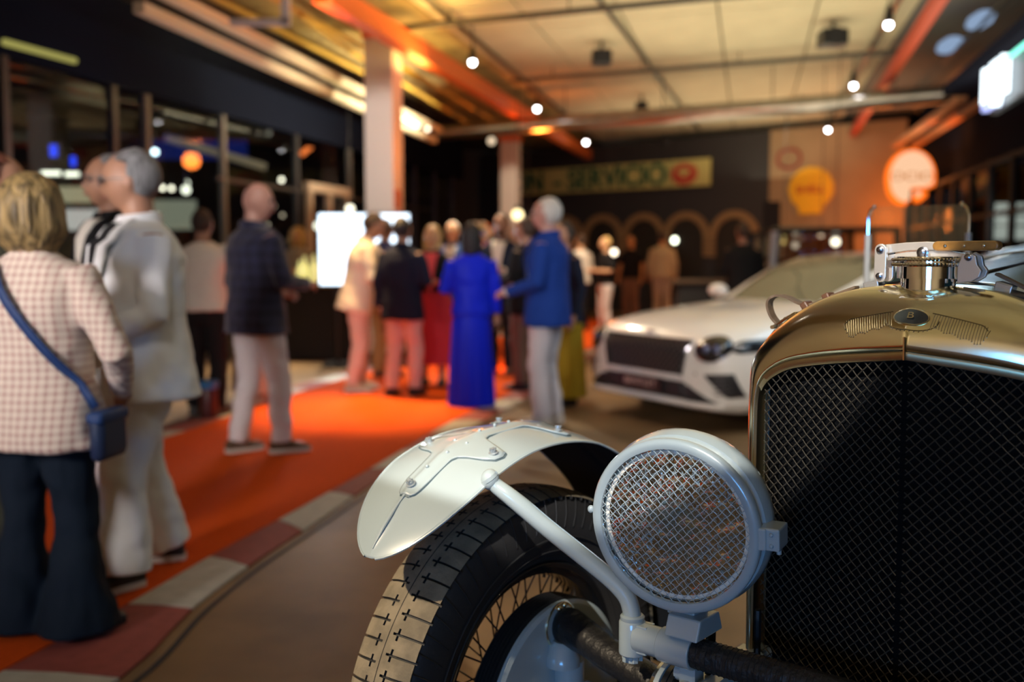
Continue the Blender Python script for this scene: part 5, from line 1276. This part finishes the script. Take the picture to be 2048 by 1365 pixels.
    # ---- top garment
    def sec_(z,ex=0):
        tab=((.3,.20,.155),(.70,.215,.16),(.80,.205,.155),(.92,.195,.148),(1.05,.175,.135),(1.16,.175,.135),(1.28,.19,.142),(1.37,.198,.132),(1.425,.165,.105),(1.465,.09,.078),(1.50,.062,.065))
        rx,ry=interp(tab,z); k=topw if z<1.38 else 1+(topw-1)*.3
        fl=1+hemflare*max(0,(1.0-z))/.25
        return rx*k*fl+ex,ry*k*fl+ex
    if top:
        b=mk(); b.M=S; rings=[]
        zs=[hem,hem+.02]+[z for z in (.75,.82,.92,1.0,1.08,1.16,1.24,1.32,1.38,1.425,1.455,1.475) if z>hem+.03]
        for z in zs:
            rx,ry=sec_(z); rings.append(b.ring(LM@V((0,-.008,z)),X,(LM.to_3x3()@Y),rx,ry,26,sq=2.3))
        for a,c in zip(rings,rings[1:]): b.bridge(a,c)
        b.af(rings[0][::-1]); b.af(rings[-1])
        if sleeve>0:
            for k in (0,1):
                e_=wr[k] if sleeve>=1 else el[k].lerp(wr[k],max(0,sleeve*2-1)) if sleeve>.5 else sh[k].lerp(el[k],sleeve*2)
                r0=.068*topw**.5; P=[sh[k]+V((0,0,-.012)),sh[k].lerp(el[k],.5),el[k]]; Q=[r0,.062*topw**.5,.058*topw**.5]
                if sleeve>.5: P+=[el[k].lerp(e_,.5),e_]; Q+=[.052,.043]
                else: P=[sh[k],sh[k].lerp(e_,.5),e_]; Q=[r0,.065,.066]
                b.tube(P,Q,14)
        tp_=b.mesh('garment'); go=link('jacket' if sleeve>=1 and shirt else 'shirt',tp_,top,root); remesh(go,vox,4,disp=.022)
        if sleeve>=1:
            for k in (0,1):
                if shirt:
                    d=(wr[k]-el[k]).normalized(); c_=mk(); c_.M=S; c_.tube([wr[k]-d*.01,wr[k]+d*.018],.034,12); c_.build('shirt_cuff',shirt,root)
        if shirt:
            b=mk(); b.M=S@LM
            def fs(u,v,ex=.014,wmax=.085):
                z=lerp(1.455,vz,v); wd=lerp(wmax,.006,v); x_=(u-.5)*2*wd; rx,ry=sec_(z); yy=ry*math.sqrt(max(0,1-(abs(x_)/rx)**2.3))
                return V((x_,yy-.006+ex,z))
            b.grid(fs,8,14); b.build('shirt_front',shirt,root,solid=.006)
            for sd in (-1,1):
                b=mk(); b.M=S@LM
                def fl_(u,v):
                    z=lerp(1.47,vz,v); wd=lerp(.085,.006,v); out=.012+.055*math.sin(PI*min(1,v*1.25))**.8*(1 if v<.8 else (1-v)*5); x_=sd*(wd+u*out); rx,ry=sec_(z); yy=ry*math.sqrt(max(0,1-(min(abs(x_),rx*.98)/rx)**2.3))
                    return V((x_,yy+.012,z))
                b.grid(fl_,4,14); b.build('lapel',top,root,solid=.008)
            b=mk(); b.M=S@LM; b.tube([V((.072*math.sin(t),-.012+.078*math.cos(t),1.475+.010*math.cos(t)*-1)) for t in [R(28+304*k/20) for k in range(21)]],.014,8,flat=1.7); b.build('collar',top,root)
            b=mk(); b.M=S@LM; 
            for q in (0,1): rx,ry=sec_(vz-.02-.11*q); b.sphere((.0,ry,vz-.02-.11*q),(.010,.005,.010),8,5)
            b.build('button',mat('button_dark',(.05,.05,.06),.4),root)
        elif collar:
            b=mk(); b.M=S@LM; b.tube([V((.068*math.sin(t),-.012+.072*math.cos(t),1.478)) for t in [2*PI*k/20 for k in range(20)]],.012,8,flat=1.6,closed=True); b.build('collar',collar,root)
    # ---- trousers or skirt
    if legs:
        b=mk(); b.M=S
        for k in (0,1):
            a_=V((ank[k].x,ank[k].y-.01,.03 if cuff>1.5 else .085)); 
            b.tube([a_,a_.lerp(kn[k],.35),kn[k].lerp(a_,.25),kn[k],kn[k].lerp(hipj[k],.5),hipj[k]+V((0,0,-.02))],[(.088 if cuff>1.5 else .074)*cuff*legw,.078*(cuff*.6+.4)*legw,.076*legw,.078*legw,.096*legw,.112*legw],14)
        rings=[]
        for z,rx,ry in ((.80,.15,.12),(.86,.185,.135),(.95,.178,.13),(1.04,.16,.122)):
            rings.append(b.ring(V((0,-.005,z)),X,Y,rx,ry,22))
        for a,c in zip(rings,rings[1:]): b.bridge(a,c)
        b.af(rings[0][::-1]); b.af(rings[-1])
        me=b.mesh('garment'); go=link('trousers',me,legs,root); remesh(go,vox,4,disp=.028)
    if skirt:
        b=mk(); b.M=S; rings=[]; n=56
        for z,rr in ((1.04,.155),(.95,.185),(.8,.215),(.6,.225*1),(.4,.24),(skhem,.255)):
            if z<skhem: continue
            ring=[]
            for k in range(n):
                t=2*PI*k/n; pl_f=1+.05*(1.05-z)*math.sin(t*14)*1.3; ring.append(b.av((rr*flare*pl_f*math.cos(t),rr*.80*flare*pl_f*math.sin(t),z)))
            rings.append(ring)
        for a,c in zip(rings,rings[1:]): b.bridge(a,c)
        b.af(rings[0][::-1]); b.af(rings[-1]); b.build('skirt',skirt,root)
    if shoes:
        for k in (0,1):
            t=R(toe[k]); d=V((-math.sin(t),math.cos(t),0)); sdv=V((d.y,-d.x,0)); c_=V((ank[k].x,ank[k].y,0))
            b=mk(); b.M=S; rings=[]
            for q,w_,h_ in ((-.085,.02,.05),(-.08,.036,.075),(-.03,.042,.095),(.03,.044,.088),(.08,.049,.065),(.13,.046,.052),(.165,.034,.043),(.178,.012,.034)):
                rings.append(b.ring(c_+d*q+V((0,0,.016+h_/2)),sdv,V((0,0,1)),w_,h_/2,14,sq=2.6))
            for a,c in zip(rings,rings[1:]): b.bridge(a,c)
            b.af(rings[0][::-1]); b.af(rings[-1]); so=b.build('shoe',shoes,root)
            b=mk(); b.M=S; pol=[]
            for q,w_ in ((-.09,.018),(-.08,.036),(-.03,.044),(.03,.046),(.08,.052),(.13,.048),(.168,.034),(.182,.010)): pol.append((q,w_))
            poly=[(q,w_) for q,w_ in pol]+[(q,-w_) for q,w_ in reversed(pol)]
            b.prism(poly,c_+V((0,0,.016)),d,sdv,V((0,0,1)),.024); b.build('sole',sole or shoes,so,smooth=False)
    root['_s']=s
    return root,dict(S=S,LM=LM,sec=sec_,wr=wr,el=el,HM=HM)
HG=mat('hair_grey',(.22,.22,.23),.6,bump=.6,bscale=70,noise=.5,nscale=30); HW=mat('hair_white',(.62,.60,.56),.6,bump=.6,bscale=70)
HB=mat('hair_blonde',(.34,.23,.09),.55,bump=.8,bscale=55,noise=.8,nscale=16); HD=mat('hair_brown',(.05,.03,.02),.6,bump=.5,bscale=60)
HBL=mat('hair_light_blonde',(.55,.38,.15),.6,bump=.5,bscale=60)
wlin=cloth('white_linen',(.78,.80,.82),bump=.5,bscale=9); wtr=cloth('white_cotton',(.64,.60,.62)); navy=cloth('navy_wool',(.010,.014,.032)); blk_=cloth('black_cloth_garment',(.012,.012,.014))
check=checkmat('pink_check_tweed',(.62,.53,.44),(.36,.20,.17),.026,.009); plaid=checkmat('navy_plaid',(.006,.007,.028),(.020,.024,.07),.075,.03)
blue=cloth('royal_blue_wool',(.012,.045,.26)); bdress=cloth('cobalt_silk',(.005,.018,.62),rough=.5); red_=cloth('coral_skirt',(.50,.035,.05)); cream=cloth('cream_linen',(.74,.66,.54)); khaki=cloth('khaki',(.34,.22,.09)); shirtw=cloth('white_shirt',(.66,.63,.57))
pinkt=cloth('pale_pink_trousers',(.62,.44,.38)); mustard=cloth('mustard_cloth',(.24,.155,.01)); brownt=cloth('brown_trousers',(.22,.14,.10)); beige=cloth('beige_shirt',(.46,.37,.22)); denim=cloth('denim_blue_jacket',(.05,.06,.15)); navt=cloth('dark_navy_trousers',(.006,.012,.022))
shk=mat('black_shoe',(.012,.012,.013),.5); shb=mat('brown_suede',(.10,.065,.04),.9); shl=mat('beige_shoe',(.45,.36,.25),.8); solw=mat('white_sole',(.62,.58,.52),.7)
fr_='holding a glass'
hold=lambda sd:((sd*.26,.0,1.13),(sd*.10,.26,1.14))
hang=lambda sd:((sd*.25,-.04,1.13),(sd*.26,.04,.88))
for h_ in (HG,HB): streak(h_)
# 1 blonde woman in check jacket
W,d=person('blonde woman seen from behind in a pink check jacket with blue cross-body strap',-1.615,3.38,-8,H=1.575,hair='bob',hairm=HB,top=check,hem=.745,topw=1.14,hemflare=.10,vox=.010,
    arms=[((-.30,-.02,1.10),(-.22,.20,.98)),((.34,-.05,1.10),(.22,.20,.93))],feet=((-.125,0),(.125,.0)),legs=navt,legw=1.05,cuff=1.75,shoes=shk,toe=(10,-40),collar=check)
b=MB(); b.M=d['S']; P=[]
for k in range(13):
    t=k/12; z=lerp(1.43,.90,t); x_=lerp(-.08,.27,t); rx,ry=d['sec'](z); yy=-ry*math.sqrt(max(.0,1-(min(abs(x_),rx*.97)/rx)**2.3))-.022; P.append(V((x_,yy-.008,z)))
bs=[]
for i,p in enumerate(P):
    dd=(P[min(i+1,12)]-P[max(i-1,0)]).normalized(); n_=dd.cross(V((0,1,0))).normalized(); bs.append((b.av(p+n_*.017),b.av(p-n_*.017)))
for a_,c_ in zip(bs,bs[1:]): b.af((a_[0],c_[0],c_[1],a_[1]))
strapo=b.build('bag_strap',mat('blue_strap',(.004,.030,.12),.6),W,solid=.005)
b=MB(); b.M=d['S']; b.box((.285,-.02,.79),(.06,.20,.18)); bag=b.build('shoulder_bag',mat('navy_bag',(.008,.02,.06),.5),W,bevel=.03); b=MB(); b.M=d['S']; b.box((.285,-.02,.865),(.068,.205,.05)); b.build('bag_flap',mat('blue_strap',(.004,.030,.12),.6),bag,bevel=.015)
b=MB(); b.M=d['S']
for q in (0,1): b.tube([V((.20+.0*q,-.185,1.0-.04*q)),V((.24,-.165,.985-.04*q))],.006,6)
# 2 man in white suit
person('grey-haired man with glasses in a white linen suit and black shirt facing left',-1.50,4.00,128,H=1.735,hair='short',hairm=HG,glasses=True,top=wlin,hem=.76,topw=1.22,hemflare=.12,vox=.010,shirt=blk_,vz=1.10,
    arms=[((-.26,.03,1.10),(-.16,.25,1.00)),((.26,.0,1.12),(.14,.25,1.05))],feet=((-.14,.14),(.14,-.12)),toe=(10,-24),legs=wlin,legw=1.2,cuff=1.15,shoes=shk,sole=solw,hy=R(-24),hp=R(4))
# 3 man behind him
person('man with glasses in a dark jacket standing just behind the man in the white suit',-1.90,4.75,135,H=1.79,hair='short',hairm=HG,glasses=True,top=blk_,hem=.78,topw=1.03,shirt=shirtw,vz=1.15,vox=.011,legs=wtr,shoes=shk,skin=SK2,arms=[hang(-1),hold(1)])
# 4 person at left edge
person('person with reddish hair and dark trousers cut by the left edge of the photo',-2.03,3.95,-60,H=1.72,hair='short',hairm=mat('hair_red',(.16,.05,.03),.7,bump=.5,bscale=60),top=mat('olive_jacket',(.035,.035,.02),.85),hem=.80,legs=cloth('olive_trousers',(.03,.032,.022)),shoes=shk,sole=mat('grey_sole',(.3,.3,.3),.8),vox=.012)
# 5 bald man plaid blazer
person('bald man in a navy plaid blazer and off-white trousers seen from behind',-1.68,6.55,-42,H=1.80,hair='bald',top=plaid,hem=.79,topw=1.12,vox=.011,shirt=shirtw,vz=1.15,arms=[((-.25,-.02,1.12),(-.14,.24,1.05)),((.27,.02,1.12),(.16,.27,1.10))],
    feet=((-.12,-.08),(.11,.10)),toe=(-5,-22),legs=wtr,legw=.98,cuff=.9,shoes=shb,sole=solw,hy=R(-46),hp=R(2),skin=mat('skin_pink',(.50,.27,.22),.38,noise=.1,nscale=10))
# 6 white shirt raising arm
person('man in an untucked white shirt and black trousers raising his right arm',-2.52,8.15,-6,H=1.70,hair='short',top=shirtw,hem=.90,topw=1.06,hemflare=.05,arms=[((-.27,.0,1.12),(-.20,.15,.95)),((.38,.16,1.40),(.36,.30,1.62))],legs=blk_,shoes=shk,skin=SK2)
person('guest in a brown dress half hidden between the white shirt and the plaid blazer',-2.30,8.9,150,H=1.62,hair='long',hairm=HD,top=brownt,hem=.9,skirt=cloth('floral_skirt',(.45,.33,.25)),skhem=.12,shoes=shl,sleeve=.4,skin=SK2)
# bartender and neighbour
person('blonde barman behind the black-draped bar',-3.0,14.0,172,H=1.72,hair='bob',hairm=HBL,top=cloth('taupe_shirt',(.34,.28,.24)),hem=.85,legs=blk_,shoes=shk,arms=[hold(-1),hold(1)],skin=mat('skin_warm',(.62,.36,.20),.5))
# 9 cream man
person('man in a cream jacket and pale pink-lit trousers leaning forward before the screen',-1.50,9.65,-78,H=1.76,lean=R(11),hair='short',hairm=HD,top=cream,hem=.78,topw=1.10,hemflare=.06,shirt=shirtw,vz=1.12,arms=[((-.25,.08,1.13),(-.14,.34,1.10)),((.25,.08,1.13),(.12,.35,1.08))],feet=((-.10,.03),(.10,-.05)),legs=pinkt,cuff=.85,shoes=shl,sole=solw,hp=R(14))  # pink light from the carpet is put into the trouser colour
person('man in a blue-grey jacket and khaki trousers behind the man in cream',-1.36,10.75,-20,H=1.72,hair='short',hairm=HD,top=denim,hem=.80,shirt=shirtw,legs=khaki,shoes=shb,arms=[hold(-1),hold(1)])
person('man in a navy blazer and pale pink trousers seen from behind beside the red skirt',-1.02,9.30,-22,H=1.68,hair='short',hairm=mat('hair_black',(.01,.01,.012),.6,bump=.5,bscale=60),top=navy,hem=.76,topw=1.06,shirt=shirtw,feet=((-.11,-.05),(.10,.06)),arms=[hang(-1),hold(1)],legs=pinkt,cuff=.82,shoes=shk)
person('woman in a coral red pleated skirt and black cardigan facing the camera',-.80,10.05,172,H=1.63,hair='long',hairm=HBL,top=blk_,hem=.92,topw=.95,shirt=cloth('pink_top',(.70,.10,.12)),vz=.98,skirt=red_,skhem=.26,flare=1.12,shoes=shk,arms=[hold(-1),hold(1)],skin=mat('skin_warm',(.62,.36,.20),.5))
person('white-haired man in a blue jacket half hidden behind the cobalt dress',-.72,12.1,170,H=1.74,hair='short',hairm=HW,top=cloth('mid_blue',(.03,.09,.30)),hem=.8,shirt=shirtw,legs=navt,shoes=shk,arms=[hold(-1),hang(1)],glasses=True,skin=mat('skin_warm',(.62,.36,.20),.5))
# 14 cobalt dress
Wd,d=person('dark-haired woman in a floor-length cobalt blue dress seen from behind',-.355,8.68,4,H=1.60,hair='long',hairm=mat('hair_black',(.01,.01,.012),.6,bump=.5,bscale=60),top=bdress,hem=.88,topw=1.0,arms=[((-.25,.0,1.12),(-.15,.20,1.12)),((.24,-.02,1.12),(.25,.05,.88))],sleeve=.95,skirt=bdress,skhem=.02,flare=.86,shoes=shk)
person('bearded man in a dark suit and open white shirt facing the camera',-.12,11.1,165,H=1.79,hair='short',hairm=HD,beard=HD,top=navy,hem=.78,topw=1.05,shirt=shirtw,vz=1.02,legs=blk_,shoes=shk,arms=[hold(-1),((.26,.0,1.12),(.18,.24,1.12))])
# 16 blue jacket
person('white-haired man in a royal blue blazer and white trousers facing left',.27,7.66,72,H=1.76,hair='short',hairm=HW,glasses=True,top=blue,hem=.78,topw=1.12,hemflare=.04,shirt=shirtw,vz=1.14,arms=[((-.25,.0,1.11),(-.14,.27,1.04)),((.25,.0,1.11),(.14,.27,1.06))],feet=((-.10,.02),(.10,-.02)),legs=wtr,cuff=1.0,shoes=solw,skin=mat('skin_pink',(.50,.27,.22),.38,noise=.1,nscale=10))
person('dark-haired guest in a mustard skirt behind the royal blue blazer',.45,8.75,120,H=1.62,hair='short',top=navy,hem=.80,topw=1.05,skirt=mustard,skhem=.10,shoes=shk)
person('man in black jacket and brown trousers beside the royal blue blazer',.13,9.75,60,H=1.70,hair='short',hairm=HD,top=blk_,hem=.78,topw=1.05,legs=brownt,shoes=shk,arms=[hold(-1),hang(1)])
# far guests
person('far guest in a white shirt and black trousers beyond the blue blazer',1.22,17.9,35,H=1.72,hair='short',hairm=HD,top=shirtw,hem=.86,topw=1.05,legs=blk_,shoes=shk,arms=[hang(-1),hold(1)],skin=mat('skin_warm',(.62,.36,.20),.5),vox=.018)
person('far blonde guest in a black top and white trousers holding a drink',1.62,17.3,110,H=1.66,hair='short',hairm=HBL,top=blk_,hem=.88,sleeve=.45,legs=wtr,shoes=shl,arms=[hold(-1),hold(1)],skin=mat('skin_warm',(.62,.36,.20),.5),vox=.018)
person('far guest with orange hair just left of the white-shirted one',1.05,19.4,170,H=1.66,hair='long',hairm=mat('hair_ginger',(.5,.22,.06),.6),top=cloth('cream_top',(.55,.45,.3)),hem=.86,legs=brownt,shoes=shb,skin=mat('skin_warm',(.62,.36,.20),.5),vox=.018)
person('far guest in a black polo and brown trousers',2.48,20.8,150,H=1.76,hair='short',hairm=HD,top=blk_,hem=.86,sleeve=.4,legs=brownt,shoes=shk,skin=mat('skin_orange',(.60,.27,.10),.5),vox=.018)
person('tall far guest in a loose beige shirt seen from behind before the arches',3.10,20.6,-10,H=1.84,hair='short',hairm=HD,top=beige,hem=.84,topw=1.12,legs=cloth('sand_trousers',(.45,.36,.26)),shoes=shl,skin=mat('skin_orange',(.60,.27,.10),.5),vox=.018)
person('broad man in a black shirt seen from behind above the coupe bonnet',2.93,12.7,5,H=1.75,hair='short',hairm=HD,top=blk_,hem=.84,topw=1.15,legs=blk_,shoes=shk,arms=[hold(-1),hold(1)],skin=SK2,vox=.018)
# small things in hand / on floor
def handdrink(px,py,Y,lab):
    p=aty(px,py,Y); drink(p.x,p.y,p.z,lab,h=.15)
b=MB(); p=atz(418,838,0); b.lathe([(.07,0),(.075,.02),(.075,.26),(.07,.27)],p,(0,0,1),20); o=b.build('ice_bucket',mat('dark_red_tub',(.07,.012,.012),.4)); tag(o,'dark red tub with a blue rim on the carpet behind the man in white','tub')
b=MB(); b.lathe([(.078,.25),(.082,.26),(.082,.31),(.072,.31)],p,(0,0,1),20); b.build('tub_rim',mat('tub_blue',(.02,.16,.42),.5),o)
